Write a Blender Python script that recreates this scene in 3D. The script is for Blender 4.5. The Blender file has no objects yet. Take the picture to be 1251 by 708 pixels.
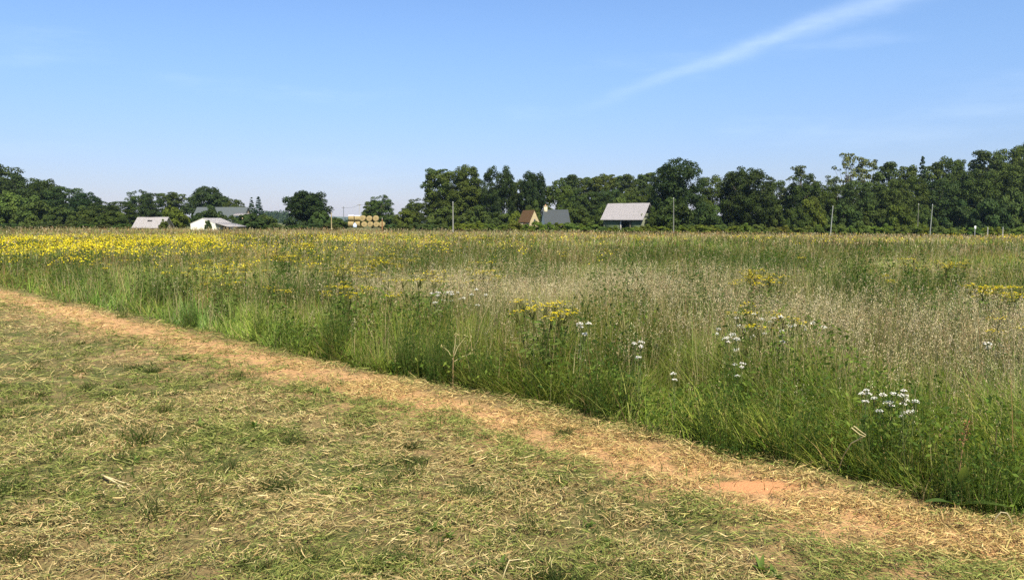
import bpy, math, random
import numpy as np

# ------------------------------------------------------------------ camera, light, sky
S = bpy.context.scene
COL = S.collection
R = math.radians
FPX, CX, CY, HZ = 982.0, 625.5, 354.0, 272.0       # photograph focal length, centre and horizon row in pixels
EYE = 1.6
PITCH = math.atan((CY - HZ) / FPX)

cam_d = bpy.data.cameras.new('camera')
cam_d.sensor_width = 36.0
cam_d.lens = 36.0 * FPX / 1251.0
cam_d.clip_start, cam_d.clip_end = 0.05, 30000
cam = bpy.data.objects.new('camera', cam_d)
COL.objects.link(cam)
cam.location = (0, 0, EYE)
cam.rotation_euler = (R(90) - PITCH, 0, 0)
S.camera = cam

SUN_EL, SUN_AZ = R(53), R(162)                    # azimuth clockwise from +Y (view direction)
sl = bpy.data.lights.new('sun', 'SUN')
sl.energy, sl.angle, sl.color = 5.0, R(0.53), (1.0, 0.92, 0.76)
sun = bpy.data.objects.new('sun', sl)
COL.objects.link(sun)
sun.rotation_euler = (R(90) - SUN_EL, 0, math.pi - SUN_AZ)
sun.location = (0, 0, 60)

S.view_settings.view_transform = 'Standard'
S.view_settings.look = 'None'
S.view_settings.exposure = 0.92
S.view_settings.gamma = 1.0
S.view_settings.use_curve_mapping = False
S.cycles.max_bounces = 6
S.cycles.diffuse_bounces = 3
S.cycles.glossy_bounces = 2
S.cycles.transmission_bounces = 3
S.cycles.transparent_max_bounces = 4
S.cycles.volume_bounces = 0
S.cycles.use_denoising = False


def pdir(px, py):
    """unit world direction of a photograph pixel"""
    u, v = (px - CX) / FPX, (CY - py) / FPX
    c, s = math.cos(PITCH), math.sin(PITCH)
    d = np.array([u, c + v * s, -s + v * c])
    return d / np.linalg.norm(d)


class NT:
    """small helper for node trees"""
    def __init__(self, tree):
        self.t = tree
        tree.nodes.clear()
    def n(self, typ, **kw):
        nd = self.t.nodes.new(typ)
        for k, v in kw.items():
            if k.startswith('i_'):
                key = k[2:]
                key = int(key) if key.isdigit() else key
                nd.inputs[key].default_value = v
            else:
                setattr(nd, k, v)
        return nd
    def l(self, a, b):
        self.t.links.new(a, b)
    def math(self, op, a, b=None, clamp=False):
        nd = self.n('ShaderNodeMath', operation=op, use_clamp=clamp)
        for i, x in enumerate((a, b)):
            if x is None: continue
            if isinstance(x, (int, float)): nd.inputs[i].default_value = x
            else: self.l(x, nd.inputs[i])
        return nd.outputs[0]
    def dot(self, a, vec):
        nd = self.n('ShaderNodeVectorMath', operation='DOT_PRODUCT')
        self.l(a, nd.inputs[0]); nd.inputs[1].default_value = tuple(vec)
        return nd.outputs['Value']
    def noise(self, vec, scale, detail=4, rough=0.55):
        nd = self.n('ShaderNodeTexNoise')
        nd.inputs['Scale'].default_value = scale
        nd.inputs['Detail'].default_value = detail
        nd.inputs['Roughness'].default_value = rough
        if vec is not None: self.l(vec, nd.inputs['Vector'])
        return nd.outputs['Fac']
    def ramp(self, fac, lo, hi):
        nd = self.n('ShaderNodeMapRange', interpolation_type='SMOOTHSTEP')
        nd.inputs['From Min'].default_value = lo
        nd.inputs['From Max'].default_value = hi
        self.l(fac, nd.inputs['Value'])
        return nd.outputs['Result']
    def mix(self, fac, a, b):
        nd = self.n('ShaderNodeMix', data_type='RGBA')
        for sock, x in ((nd.inputs[0], fac), (nd.inputs[6], a), (nd.inputs[7], b)):
            if isinstance(x, (int, float)): sock.default_value = x
            elif isinstance(x, tuple): sock.default_value = (*x, 1) if len(x) == 3 else x
            else: self.l(x, sock)
        return nd.outputs[2]


def build_world():
    w = bpy.data.worlds.new('World')
    S.world = w
    w.use_nodes = True
    g = NT(w.node_tree)
    sky = g.n('ShaderNodeTexSky', sky_type='NISHITA', sun_disc=False)
    sky.sun_elevation, sky.sun_rotation = SUN_EL, SUN_AZ
    sky.altitude, sky.air_density, sky.dust_density, sky.ozone_density = 50, 1.5, 0.0, 8.0
    tc = g.n('ShaderNodeTexCoord')
    d = tc.outputs['Generated']
    # one long cirrus streak along a great circle of the sky, plus faint wisps
    a, b = pdir(690, 138), pdir(1085, -2)
    nrm = np.cross(a, b); nrm /= np.linalg.norm(nrm)
    tan = b - a * np.dot(a, b); tan /= np.linalg.norm(tan)
    mp = g.n('ShaderNodeMapping')
    mp.inputs['Rotation'].default_value = (0, 0, 0)
    mp.inputs['Scale'].default_value = (1, 1, 3.0)
    g.l(d, mp.inputs['Vector'])
    wob = g.noise(mp.outputs[0], 7, 5, 0.55)
    fine = g.noise(mp.outputs[0], 30, 6, 0.6)
    along = g.math('DIVIDE', g.dot(d, tan), 0.42)          # 0 at the faint left end, 1 near the top of the frame
    across = g.math('ADD', g.dot(d, nrm), g.math('MULTIPLY', g.math('SUBTRACT', wob, 0.5), 0.034))
    width = g.math('ADD', 0.005, g.math('MULTIPLY', g.math('ABSOLUTE', along), 0.0085))
    q = g.math('DIVIDE', across, width)
    band = g.math('POWER', 2.718, g.math('MULTIPLY', g.math('MULTIPLY', q, q), -1.0))
    fade = g.math('MULTIPLY', g.ramp(along, -0.10, 0.62), g.math('SUBTRACT', 1.0, g.ramp(along, 1.3, 3.0)))
    streak = g.math('MULTIPLY', g.math('MULTIPLY', band, fade), g.math('ADD', 0.25, g.math('MULTIPLY', fine, 0.75)))
    m2 = g.n('ShaderNodeMapping')
    m2.inputs['Rotation'].default_value = (0, R(-20), R(25))
    m2.inputs['Scale'].default_value = (1.4, 1.4, 7.0)
    g.l(d, m2.inputs['Vector'])
    wisp = g.math('MULTIPLY', g.ramp(g.noise(m2.outputs[0], 2.6, 6, 0.55), 0.53, 0.84), 0.2)
    cov = g.math('MAXIMUM', g.math('MULTIPLY', streak, 0.33), g.math('MULTIPLY', wisp, 0.7))
    tint = g.n('ShaderNodeMix', data_type='RGBA', blend_type='MULTIPLY')
    tint.inputs[0].default_value = 1.0
    g.l(sky.outputs[0], tint.inputs[6]); 
    sep = g.n('ShaderNodeSeparateXYZ'); g.l(d, sep.inputs[0])
    g.l(g.mix(g.ramp(sep.outputs['Z'], -0.02, 0.24), SKY_LOW, SKY_TINT), tint.inputs[7])
    colr = g.mix(cov, tint.outputs[2], (8.4, 9.6, 10.6))
    bg = g.n('ShaderNodeBackground')
    bg.inputs['Strength'].default_value = 0.072
    g.l(colr, bg.inputs['Color'])
    out = g.n('ShaderNodeOutputWorld')
    g.l(bg.outputs[0], out.inputs['Surface'])


SKY_TINT = (0.95, 0.98, 1.18, 1)
SKY_LOW = (0.65, 0.69, 1.08, 1)     # clearer, bluer air low down than the sky model's
build_world()

# ------------------------------------------------------------------ numeric helpers
rng = np.random.default_rng(11)
random.seed(5)


def hash01(ix, iy, seed):
    h = (ix.astype(np.int64) * 374761393 + iy.astype(np.int64) * 668265263 + seed * 974711) & 0x7fffffff
    h = ((h ^ (h >> 13)) * 1274126177) & 0x7fffffff
    h = h ^ (h >> 16)
    return (h & 0xffffff) / float(0xffffff)


def vnoise(x, y, seed=0):
    xi, yi = np.floor(x), np.floor(y)
    fx, fy = x - xi, y - yi
    fx, fy = fx * fx * (3 - 2 * fx), fy * fy * (3 - 2 * fy)
    a, b = hash01(xi, yi, seed), hash01(xi + 1, yi, seed)
    c, d = hash01(xi, yi + 1, seed), hash01(xi + 1, yi + 1, seed)
    return (a * (1 - fx) + b * fx) * (1 - fy) + (c * (1 - fx) + d * fx) * fy


def fbm(x, y, scale, seed=0, octs=4):
    v, amp, tot = 0, 1.0, 0
    for o in range(octs):
        v = v + amp * vnoise(x * scale + 17.3 * o, y * scale - 9.1 * o, seed + o * 31)
        tot += amp
        amp *= 0.55; scale *= 2.1
    return v / tot


def sstep(x, a, b):
    t = np.clip((np.asarray(x, float) - a) / (b - a), 0, 1)
    return t * t * (3 - 2 * t)


def ground_z(x, y):
    """height of the land: flat near by, falling to the right far off, wooded rises at both ends, then a valley"""
    x = np.asarray(x, float); y = np.asarray(y, float)
    xc = np.clip(x, -150, 150)
    t = sstep(y, 22, 140)
    z = t * (-0.25 - 0.0089 * xc - 4.3e-5 * xc * xc)
    r = np.hypot(x, y)
    z = z + 7.0 * sstep(x, 95, 190) * sstep(y, 165, 250)
    z = z + 5.0 * sstep(-x, 125, 200) * sstep(y, 150, 240)
    z = z - 60.0 * sstep(r, 420, 2200)
    z = z + 0.05 * (fbm(x, y, 0.25, 3, 3) - 0.5) * sstep(r, 12, 40)
    return z


def edge(x, y):
    """signed distance from the cut edge of the meadow, positive inside the tall growth"""
    e = (x - 2.75) * 0.710 + (y - 4.3) * 0.704
    t = (x - 2.75) * -0.704 + (y - 4.3) * 0.710
    return e + 0.42 * (fbm(t, t * 0 + 2.0, 0.8, 77, 3) - 0.5) + 0.26 * (fbm(x, y, 2.0, 78, 3) - 0.5)


def at(px, py, Y):
    d = pdir(px, py)
    k = Y / d[1]
    return np.array([d[0] * k, Y, EYE + d[2] * k])


def pix_x(px, Y):
    return float(at(px, HZ, Y)[0])


def gz(x, y):
    return float(ground_z(x, y))


# ------------------------------------------------------------------ mesh helpers
def quad_mesh(name, co, faces, col=None, mat=None, smooth=False):
    """co (n,3), faces (m,4) int; col (n,3) per-vertex base colour"""
    me = bpy.data.meshes.new(name)
    n, m = len(co), len(faces)
    me.vertices.add(n)
    me.vertices.foreach_set('co', np.ascontiguousarray(co, dtype=np.float32).ravel())
    me.loops.add(m * 4)
    me.loops.foreach_set('vertex_index', np.ascontiguousarray(faces, dtype=np.int32).ravel())
    me.polygons.add(m)
    me.polygons.foreach_set('loop_start', np.arange(0, m * 4, 4, dtype=np.int32))
    if smooth:
        me.polygons.foreach_set('use_smooth', np.ones(m, dtype=bool))
    me.update(calc_edges=True)
    if col is not None:
        at_ = me.color_attributes.new('Col', 'FLOAT_COLOR', 'POINT')
        c4 = np.ones((n, 4), dtype=np.float32); c4[:, :3] = col
        at_.data.foreach_set('color', c4.ravel())
    if mat: me.materials.append(mat)
    return me


def link(name, me, parent=None, loc=None):
    o = bpy.data.objects.new(name, me)
    COL.objects.link(o)
    if parent is not None: o.parent = parent
    if loc is not None: o.location = loc
    return o


def tag(o, label=None, cat=None, group=None, kind=None):
    if label: o['label'] = label
    if cat: o['category'] = cat
    if group: o['group'] = group
    if kind: o['kind'] = kind
    return o


def empty(name, loc, rz=0.0, scale=1.0):
    o = bpy.data.objects.new(name, None)
    COL.objects.link(o)
    o.location = loc; o.rotation_euler = (0, 0, rz); o.scale = (scale,) * 3
    o.empty_display_size = 0.3
    return o


class QB:
    """collects quads"""
    def __init__(self): self.co, self.fa, self.cl, self.n = [], [], [], 0
    def add(self, co, fa, col):
        co = np.asarray(co, float).reshape(-1, 3)
        fa = np.asarray(fa, int).reshape(-1, 4)
        col = np.broadcast_to(np.asarray(col, float), co.shape)
        self.co.append(co); self.fa.append(fa + self.n); self.cl.append(col); self.n += len(co)
        return self
    def mesh(self, name, mat, smooth=False):
        return quad_mesh(name, np.concatenate(self.co), np.concatenate(self.fa), np.concatenate(self.cl), mat, smooth)


def blades(pos, h, w, az, lean, curve, c0, c1, twist=None, seg=3):
    """tapered bent strips growing from pos. returns co, faces, col"""
    n = len(pos)
    s = np.linspace(0, 1, seg + 1)[None, :]
    dx, dy = np.cos(az)[:, None], np.sin(az)[:, None]
    off = (lean[:, None] * s + curve[:, None] * s ** 2) * h[:, None]
    zz = h[:, None] * (s - 0.38 * np.minimum(np.abs(curve[:, None]), 1.3) * s ** 2.2)
    px = pos[:, 0:1] + dx * off; py = pos[:, 1:2] + dy * off; pz = pos[:, 2:3] + zz
    tw = (az + math.pi / 2 if twist is None else twist)[:, None]
    ww = w[:, None] * (1.02 - s ** 1.6) * 0.5
    ox, oy = np.cos(tw) * ww, np.sin(tw) * ww
    co = np.empty((n, seg + 1, 2, 3))
    co[:, :, 0, 0] = px - ox; co[:, :, 0, 1] = py - oy; co[:, :, 0, 2] = pz
    co[:, :, 1, 0] = px + ox; co[:, :, 1, 1] = py + oy; co[:, :, 1, 2] = pz
    k = (seg + 1) * 2
    base = (np.arange(n) * k)[:, None, None]
    f1 = np.array([[2 * i, 2 * i + 1, 2 * i + 3, 2 * i + 2] for i in range(seg)])[None]
    faces = (base + f1).reshape(-1, 4)
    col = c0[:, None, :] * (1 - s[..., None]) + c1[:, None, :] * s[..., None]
    col = np.repeat(col[:, :, None, :], 2, axis=2).reshape(-1, 3)
    return co.reshape(-1, 3), faces, col


def cards(pos, nrm, up, sx, sy, col, bend=0.0):
    """free leaf-like quads (diamond-ish) centred at pos with normal nrm"""
    n = len(pos)
    nrm = nrm / np.linalg.norm(nrm, axis=1, keepdims=True)
    a = np.cross(nrm, up); a /= np.linalg.norm(a, axis=1, keepdims=True) + 1e-9
    b = np.cross(nrm, a)
    sx = np.broadcast_to(sx, (n,))[:, None] * 0.5; sy = np.broadcast_to(sy, (n,))[:, None] * 0.5
    co = np.empty((n, 4, 3))
    co[:, 0] = pos - b * sy
    co[:, 1] = pos + a * sx - b * sy * 0.1
    co[:, 2] = pos + b * sy
    co[:, 3] = pos - a * sx - b * sy * 0.1
    fa = (np.arange(n) * 4)[:, None] + np.arange(4)[None]
    return co.reshape(-1, 3), fa, np.repeat(col, 4, axis=0)


def randdir(n):
    v = rng.normal(size=(n, 3))
    return v / np.linalg.norm(v, axis=1, keepdims=True)


def tube(qb, pts, rad, col, sides=6):
    pts = np.asarray(pts, float); n = len(pts)
    rad = np.broadcast_to(np.asarray(rad, float), (n,))
    tg = np.gradient(pts, axis=0)
    tg /= np.linalg.norm(tg, axis=1, keepdims=True) + 1e-9
    ref = np.array([0.13, 0.97, 0.2]) if abs(tg[0][1]) < 0.8 else np.array([1.0, 0.1, 0.1])
    a = np.cross(tg, ref); a /= np.linalg.norm(a, axis=1, keepdims=True) + 1e-9
    b = np.cross(tg, a)
    th = np.linspace(0, 2 * math.pi, sides, endpoint=False)
    ring = a[:, None, :] * np.cos(th)[None, :, None] + b[:, None, :] * np.sin(th)[None, :, None]
    co = pts[:, None, :] + ring * rad[:, None, None]
    fa = []
    for i in range(n - 1):
        for j in range(sides):
            k = (j + 1) % sides
            fa.append([i * sides + j, i * sides + k, (i + 1) * sides + k, (i + 1) * sides + j])
    qb.add(co.reshape(-1, 3), fa, col)
    # end cap
    if sides % 2 == 0:
        e = (n - 1) * sides
        cap = [[e + 0, e + i, e + i + 1, e + i + 2] for i in range(1, sides - 2, 2)]
        qb.add(co.reshape(-1, 3)[e:e + sides], np.array(cap) - e, col)


def boxq(qb, lo, hi, col, rot=None):
    x0, y0, z0 = lo; x1, y1, z1 = hi
    co = np.array([[x0, y0, z0], [x1, y0, z0], [x1, y1, z0], [x0, y1, z0], [x0, y0, z1], [x1, y0, z1], [x1, y1, z1], [x0, y1, z1]], float)
    fa = [[3, 2, 1, 0], [4, 5, 6, 7], [0, 1, 5, 4], [1, 2, 6, 5], [2, 3, 7, 6], [3, 0, 4, 7]]
    qb.add(co, fa, col)


# ------------------------------------------------------------------ materials
def new_mat(name):
    m = bpy.data.materials.new(name); m.use_nodes = True
    return m, NT(m.node_tree)


def leaf_material(name, trans=0.35, rough=0.6, spec=0.25, objtint=False):
    m, g = new_mat(name)
    at_ = g.n('ShaderNodeAttribute', attribute_name='Col')
    c = at_.outputs['Color']
    if objtint:
        oi = g.n('ShaderNodeObjectInfo')
        mm = g.n('ShaderNodeMix', data_type='RGBA', blend_type='MULTIPLY')
        mm.inputs[0].default_value = 1.0
        g.l(c, mm.inputs[6]); g.l(oi.outputs['Color'], mm.inputs[7]); c = mm.outputs[2]
    p = g.n('ShaderNodeBsdfPrincipled')
    p.inputs['Roughness'].default_value = rough
    p.inputs['Specular IOR Level'].default_value = spec
    g.l(c, p.inputs['Base Color'])
    t = g.n('ShaderNodeBsdfTranslucent')
    tc = g.mix(0.6, c, (0.20, 0.26, 0.02)) if trans > 0.3 else c
    g.l(tc, t.inputs['Color'])
    ms = g.n('ShaderNodeMixShader'); ms.inputs[0].default_value = trans
    g.l(p.outputs[0], ms.inputs[1]); g.l(t.outputs[0], ms.inputs[2])
    o = g.n('ShaderNodeOutputMaterial'); g.l(ms.outputs[0], o.inputs['Surface'])
    return m


def attr_material(name, rough=0.8, spec=0.2, nscale=6.0, namt=0.35, bump=0.0, metal=0.0):
    """base colour from vertex colours, broken up by noise in object space"""
    m, g = new_mat(name)
    at_ = g.n('ShaderNodeAttribute', attribute_name='Col')
    tc = g.n('ShaderNodeTexCoord')
    nz = g.noise(tc.outputs['Object'], nscale, 5, 0.6)
    f = g.math('ADD', 1 - namt / 2, g.math('MULTIPLY', g.math('SUBTRACT', nz, 0.5), namt * 2))
    mm = g.n('ShaderNodeVectorMath', operation='SCALE')
    g.l(at_.outputs['Color'], mm.inputs[0]); g.l(f, mm.inputs['Scale'])
    p = g.n('ShaderNodeBsdfPrincipled')
    p.inputs['Roughness'].default_value = rough
    p.inputs['Specular IOR Level'].default_value = spec
    p.inputs['Metallic'].default_value = metal
    g.l(mm.outputs[0], p.inputs['Base Color'])
    if bump:
        b = g.n('ShaderNodeBump'); b.inputs['Strength'].default_value = bump; b.inputs['Distance'].default_value = 0.05
        g.l(nz, b.inputs['Height']); g.l(b.outputs[0], p.inputs['Normal'])
    o = g.n('ShaderNodeOutputMaterial'); g.l(p.outputs[0], o.inputs['Surface'])
    return m


M_GRASS = leaf_material('meadow_foliage', 0.46, 0.7, 0.08)
M_DRY = leaf_material('dry_grass', 0.2, 0.8, 0.06)
M_PETAL = leaf_material('petals', 0.28, 0.9, 0.0)
M_LEAF = leaf_material('tree_foliage', 0.27, 0.6, 0.1, objtint=True)
M_BARK = attr_material('bark', 0.9, 0.1, 9, 0.6, 0.4)
M_WALL = attr_material('rendered_wall', 0.9, 0.1, 1.6, 0.14, 0.1)
M_STONE = attr_material('stone_wall', 0.9, 0.1, 5, 0.5, 0.5)
M_WOOD = attr_material('weathered_wood', 0.85, 0.15, 7, 0.4, 0.3)
M_HAY = attr_material('hay', 0.9, 0.1, 9, 0.6, 0.6)
M_FILM = attr_material('plastic_film', 0.35, 0.5, 3, 0.12, 0.1)


def ground_material():
    m, g = new_mat('field_soil')
    geo = g.n('ShaderNodeNewGeometry')
    P = geo.outputs['Position']
    e = g.math('SUBTRACT', g.dot(P, (0.710, 0.704, 0)), 2.75 * 0.710 + 4.3 * 0.704)
    n1 = g.noise(P, 0.9, 5, 0.6)
    n2 = g.noise(P, 5.0, 6, 0.65)
    n3 = g.noise(P, 60.0, 4, 0.7)
    n4 = g.noise(P, 0.35, 3, 0.5)
    straw = g.mix(n3, (0.12, 0.085, 0.035), (0.30, 0.22, 0.10))
    green = g.mix(n3, (0.045, 0.055, 0.016), (0.13, 0.14, 0.042))
    mown = g.mix(g.ramp(g.math('ADD', g.math('MULTIPLY', n1, 0.6), g.math('MULTIPLY', n2, 0.4)), 0.40, 0.6), green, straw)
    soil = g.mix(n3, (0.37, 0.20, 0.085), (0.58, 0.35, 0.165))
    ew = g.math('ADD', g.math('ADD', e, g.math('MULTIPLY', g.math('SUBTRACT', n2, 0.5), 1.3)), g.math('MULTIPLY', g.math('SUBTRACT', n1, 0.5), 1.0))
    strip = g.math('MULTIPLY', g.ramp(ew, -1.7, -0.55), g.math('SUBTRACT', 1.0, g.ramp(ew, -0.4, 0.0)))
    patch = g.math('MULTIPLY', g.ramp(g.noise(P, 1.5, 5, 0.6), 0.60, 0.70), 0.8)
    sfac = g.math('MAXIMUM', g.math('MULTIPLY', strip, g.ramp(n2, 0.25, 0.55)), patch)
    off = g.n('ShaderNodeVectorMath', operation='SUBTRACT'); g.l(P, off.inputs[0]); off.inputs[1].default_value = (1.46, 4.74, 0)
    sc = g.n('ShaderNodeVectorMath', operation='MULTIPLY'); g.l(off.outputs[0], sc.inputs[0]); sc.inputs[1].default_value = (1.0, 1.8, 0)
    ln = g.n('ShaderNodeVectorMath', operation='LENGTH'); g.l(sc.outputs[0], ln.inputs[0])
    red = g.ramp(g.math('ADD', ln.outputs['Value'], g.math('MULTIPLY', n2, 0.25)), 0.46, 0.28)
    soil = g.mix(red, soil, g.mix(n3, (0.52, 0.23, 0.095), (0.62, 0.31, 0.14)))
    near = g.mix(g.math('MAXIMUM', sfac, red), mown, soil)
    mead = g.mix(n2, (0.035, 0.045, 0.012), (0.10, 0.10, 0.035))
    dist = g.n('ShaderNodeVectorMath', operation='LENGTH'); g.l(P, dist.inputs[0])
    far = g.mix(n4, (0.05, 0.07, 0.02), (0.16, 0.15, 0.06))
    mead = g.mix(g.ramp(dist.outputs['Value'], 30, 160), mead, far)
    col = g.mix(g.ramp(e, 0.0, 0.25), near, mead)
    p = g.n('ShaderNodeBsdfPrincipled')
    p.inputs['Roughness'].default_value = 0.95
    p.inputs['Specular IOR Level'].default_value = 0.1
    g.l(col, p.inputs['Base Color'])
    b = g.n('ShaderNodeBump'); b.inputs['Strength'].default_value = 0.7; b.inputs['Distance'].default_value = 0.03
    g.l(g.math('ADD', n3, n2), b.inputs['Height']); g.l(b.outputs[0], p.inputs['Normal'])
    o = g.n('ShaderNodeOutputMaterial'); g.l(p.outputs[0], o.inputs['Surface'])
    return m


# ------------------------------------------------------------------ ground and far hills
def thatch(x, y):
    """thickness of the cut layer over the mown ground"""
    e = edge(x, y)
    t = 0.030 * fbm(x, y, 1.6, 41, 3) + 0.035 * fbm(x, y, 5.5, 43, 2) - 0.012
    sw = np.exp(-((e + 1.25) / 0.28) ** 2) * 0.035 + np.exp(-((e + 3.6) / 0.6) ** 2) * 0.03
    return np.where(e < 0, t + sw, 0.02)


def build_ground():
    # polar-like sheet: fine near the camera, reaching past the horizon
    xs = np.concatenate([-np.geomspace(9000, 16, 42), np.linspace(-15.5, 15.5, 250), np.geomspace(16, 9000, 42)])
    ys = np.concatenate([-np.geomspace(4000, 3, 16), np.linspace(-2.5, 22, 210), np.geomspace(22.5, 9000, 64)])
    X, Y = np.meshgrid(xs, ys)
    Z = ground_z(X, Y) + np.where((np.abs(X) < 16) & (Y < 22.3), thatch(X, Y) * 0.6, 0)
    ny, nx = X.shape
    idx = np.arange(nx * ny).reshape(ny, nx)
    fa = np.stack([idx[:-1, :-1], idx[:-1, 1:], idx[1:, 1:], idx[1:, :-1]], -1).reshape(-1, 4)
    me = quad_mesh('ground', np.stack([X, Y, Z], -1).reshape(-1, 3), fa, None, ground_material(), True)
    tag(link('ground', me), kind='structure')


def build_hills():
    m, g = new_mat('far_woodland')
    geo = g.n('ShaderNodeNewGeometry')
    nz = g.noise(geo.outputs['Position'], 0.012, 5, 0.6)
    c = g.mix(g.ramp(nz, 0.42, 0.6), (0.03, 0.05, 0.018), (0.10, 0.12, 0.045))
    p = g.n('ShaderNodeBsdfPrincipled'); p.inputs['Roughness'].default_value = 0.95
    g.l(c, p.inputs['Base Color'])
    o = g.n('ShaderNodeOutputMaterial'); g.l(p.outputs[0], o.inputs['Surface'])
    for (r0, r1, hgt, seed) in ((1300, 2100, 30, 5), (2900, 4500, 92, 9)):
        th = np.linspace(R(-60), R(60), 220)
        rr = np.linspace(r0, r1, 26)
        T, Q = np.meshgrid(th, rr)
        X, Y = np.sin(T) * Q, np.cos(T) * Q
        prof = np.sin(np.clip((Q - r0) / (r1 - r0), 0, 1) * math.pi * 0.55) ** 0.9
        Z = -66 + prof * hgt * (0.72 + 0.5 * fbm(X, Y, 0.0009, seed, 4)) + 14 * (fbm(X, Y, 0.03, seed + 3, 2) - .5) * prof
        ny, nx = X.shape
        idx = np.arange(nx * ny).reshape(ny, nx)
        fa = np.stack([idx[:-1, :-1], idx[:-1, 1:], idx[1:, 1:], idx[1:, :-1]], -1).reshape(-1, 4)
        me = quad_mesh('hills', np.stack([X, Y, Z], -1).reshape(-1, 3), fa, None, m, True)
        tag(link('hills', me), kind='structure')


build_ground()
build_hills()

# ------------------------------------------------------------------ trees
def crown_mesh(name, blobs, leaves_per, leaf, base, var=0.25, droop=0.35, flat=0.0):
    """blobs: list of (centre, radius). Leaf faces spread through shells of each blob."""
    qb = QB()
    base = np.array(base)
    for (c, r) in blobs:
        n = max(12, int(leaves_per * r * r))
        d = randdir(n)
        flip = (d[:, 2] < -0.25) & (rng.random(n) < 0.65)
        d[flip, 2] *= -1
        rad = r * (0.55 + 0.5 * rng.random(n) ** 0.6)
        d2 = d * rad[:, None]
        d2[:, 2] *= (0.8 - flat)
        pos = np.asarray(c) + d2 + rng.normal(scale=0.06 * r, size=(n, 3))
        nrm = d * 1.0 + randdir(n) * 0.6 + np.array([0, 0, 0.25])
        tint = 1 + var * (rng.random() - 0.5) * 1.3
        warm = rng.random() * 0.35
        cc = base * tint * (1 + 0.5 * (rng.random((n, 1)) - 0.5))
        cc = cc * np.array([1 + warm * 0.5, 1 + warm * 0.12, 1 - warm * 0.2])
        s = leaf * (0.7 + 0.7 * rng.random(n))
        qb.add(*cards(pos, nrm, randdir(n), s, s * 1.5, cc))
    return qb.mesh(name, M_LEAF)


def ellipsoid_blobs(n, rx, ry, rz, cz, r0, r1, seed, lobes=None):
    rs = np.random.default_rng(seed)
    out = []
    ga = math.pi * (3 - math.sqrt(5))
    for i in range(n):
        z = 1 - 2 * (i + 0.5) / n
        a = ga * i + rs.random() * 0.7
        q = math.sqrt(max(0, 1 - z * z))
        k = 0.55 + 0.35 * rs.random()
        r = r0 + (r1 - r0) * rs.random()
        if z < -0.55: k *= 0.8
        out.append((np.array([q * math.cos(a) * rx * k, q * math.sin(a) * ry * k, cz + z * rz * k]), r))
    for i in range(n // 5):
        v = rs.normal(size=3); v /= np.linalg.norm(v)
        v *= rs.random() ** 0.5 * 0.5
        out.append((np.array([v[0] * rx, v[1] * ry, cz + v[2] * rz]), r1))
    return out


def trunk_mesh(name, blobs, h, r, seed, forked=0, nl=9, col=(0.10, 0.085, 0.065)):
    rs = np.random.default_rng(seed)
    qb = QB()
    tops = []
    p = np.array([[0, 0, -0.3], [0.02 * h * (rs.random() - .5), 0, 0.02 * h], [0.04 * h * (rs.random() - .5), 0.03 * h * (rs.random() - .5), 0.35 * h], [0.05 * h * (rs.random() - .5), 0.05 * h * (rs.random() - .5), 0.62 * h], [0, 0, 0.86 * h]])
    tube(qb, p, [r * 1.5, r * 1.05, r * 0.75, r * 0.45, r * 0.12], col, 8)
    ch = sorted(range(len(blobs)), key=lambda i: rs.random())[:nl]
    for i in ch:
        c = np.asarray(blobs[i][0])
        z0 = min(max(0.2 * h, c[2] * 0.55), 0.75 * h)
        s = np.array([0, 0, z0])
        mid = s * 0.45 + c * 0.55 + np.array([0, 0, -0.04 * h])
        tube(qb, [s, mid, c], [r * 0.42, r * 0.25, r * 0.06], col, 6)
    return qb.mesh(name, M_BARK)


TREE_KINDS = {}


def define_kind(kind, variants, fn):
    TREE_KINDS[kind] = [fn(k) for k in range(variants)]


GREEN = (0.050, 0.076, 0.017)
DEEP = (0.033, 0.054, 0.014)
FRESH = (0.075, 0.115, 0.026)


def k_dome(s):        # broad oak-like dome, unit height 10
    b = ellipsoid_blobs(80, 5.6, 5.4, 4.7, 5.4, 0.8, 1.4, 100 + s)
    b += [(np.array([math.cos(a) * 4.2, math.sin(a) * 4.2, 1.6 + 0.6 * math.sin(3 * a)]), 1.3) for a in np.linspace(0, 6.28, 11)]
    return (crown_mesh('crown', b, 130, 0.25, DEEP, 0.35), trunk_mesh('trunk', b, 9, 0.42, 10 + s))


def lobed_blobs(n, prof, seed, r0, r1, amp=0.5):
    """small leaf clumps over an uneven hull: prof(z) gives the half width at height z"""
    rs = np.random.default_rng(seed)
    out = []
    zs = []
    while len(zs) < n:
        z = rs.uniform(0.6, 9.6)
        if rs.random() < (prof(z) / 4.2) ** 0.9 + 0.05: zs.append(z)
    for z in zs:
        a = rs.random() * 6.283
        nz = float(fbm(np.array([math.cos(a) * 1.6 + seed]), np.array([math.sin(a) * 1.6 + z * 0.45]), 1.0, seed, 3)[0])
        q = prof(z) * (1 - amp / 2 + amp * 1.7 * (nz - 0.28)) * rs.uniform(0.45, 1.0) ** 0.5
        out.append((np.array([math.cos(a) * q, math.sin(a) * q, z + (nz - .5) * 1.2]), rs.uniform(r0, r1)))
    return out


def k_tall(s):        # broadleaf tree with uneven rounded masses, full almost to the ground, unit height 10
    rs = np.random.default_rng(200 + s)
    w = rs.uniform(3.3, 3.9)
    prof = lambda z: w * max(0.0, 1 - (abs(z - 4.6) / 5.3) ** (2.6 if s % 2 else 2.0)) ** 0.5
    b = lobed_blobs(120, prof, 200 + 7 * s, 0.45, 1.0, 0.42)
    b += [(np.array([rs.normal() * 1.0, rs.normal() * 1.0, rs.uniform(2, 7)]), 1.2) for _ in range(12)]
    return (crown_mesh('crown', b, 215, 0.17, GREEN, 0.4), trunk_mesh('trunk', b, 9.3, 0.28, 30 + s, nl=14))


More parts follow.
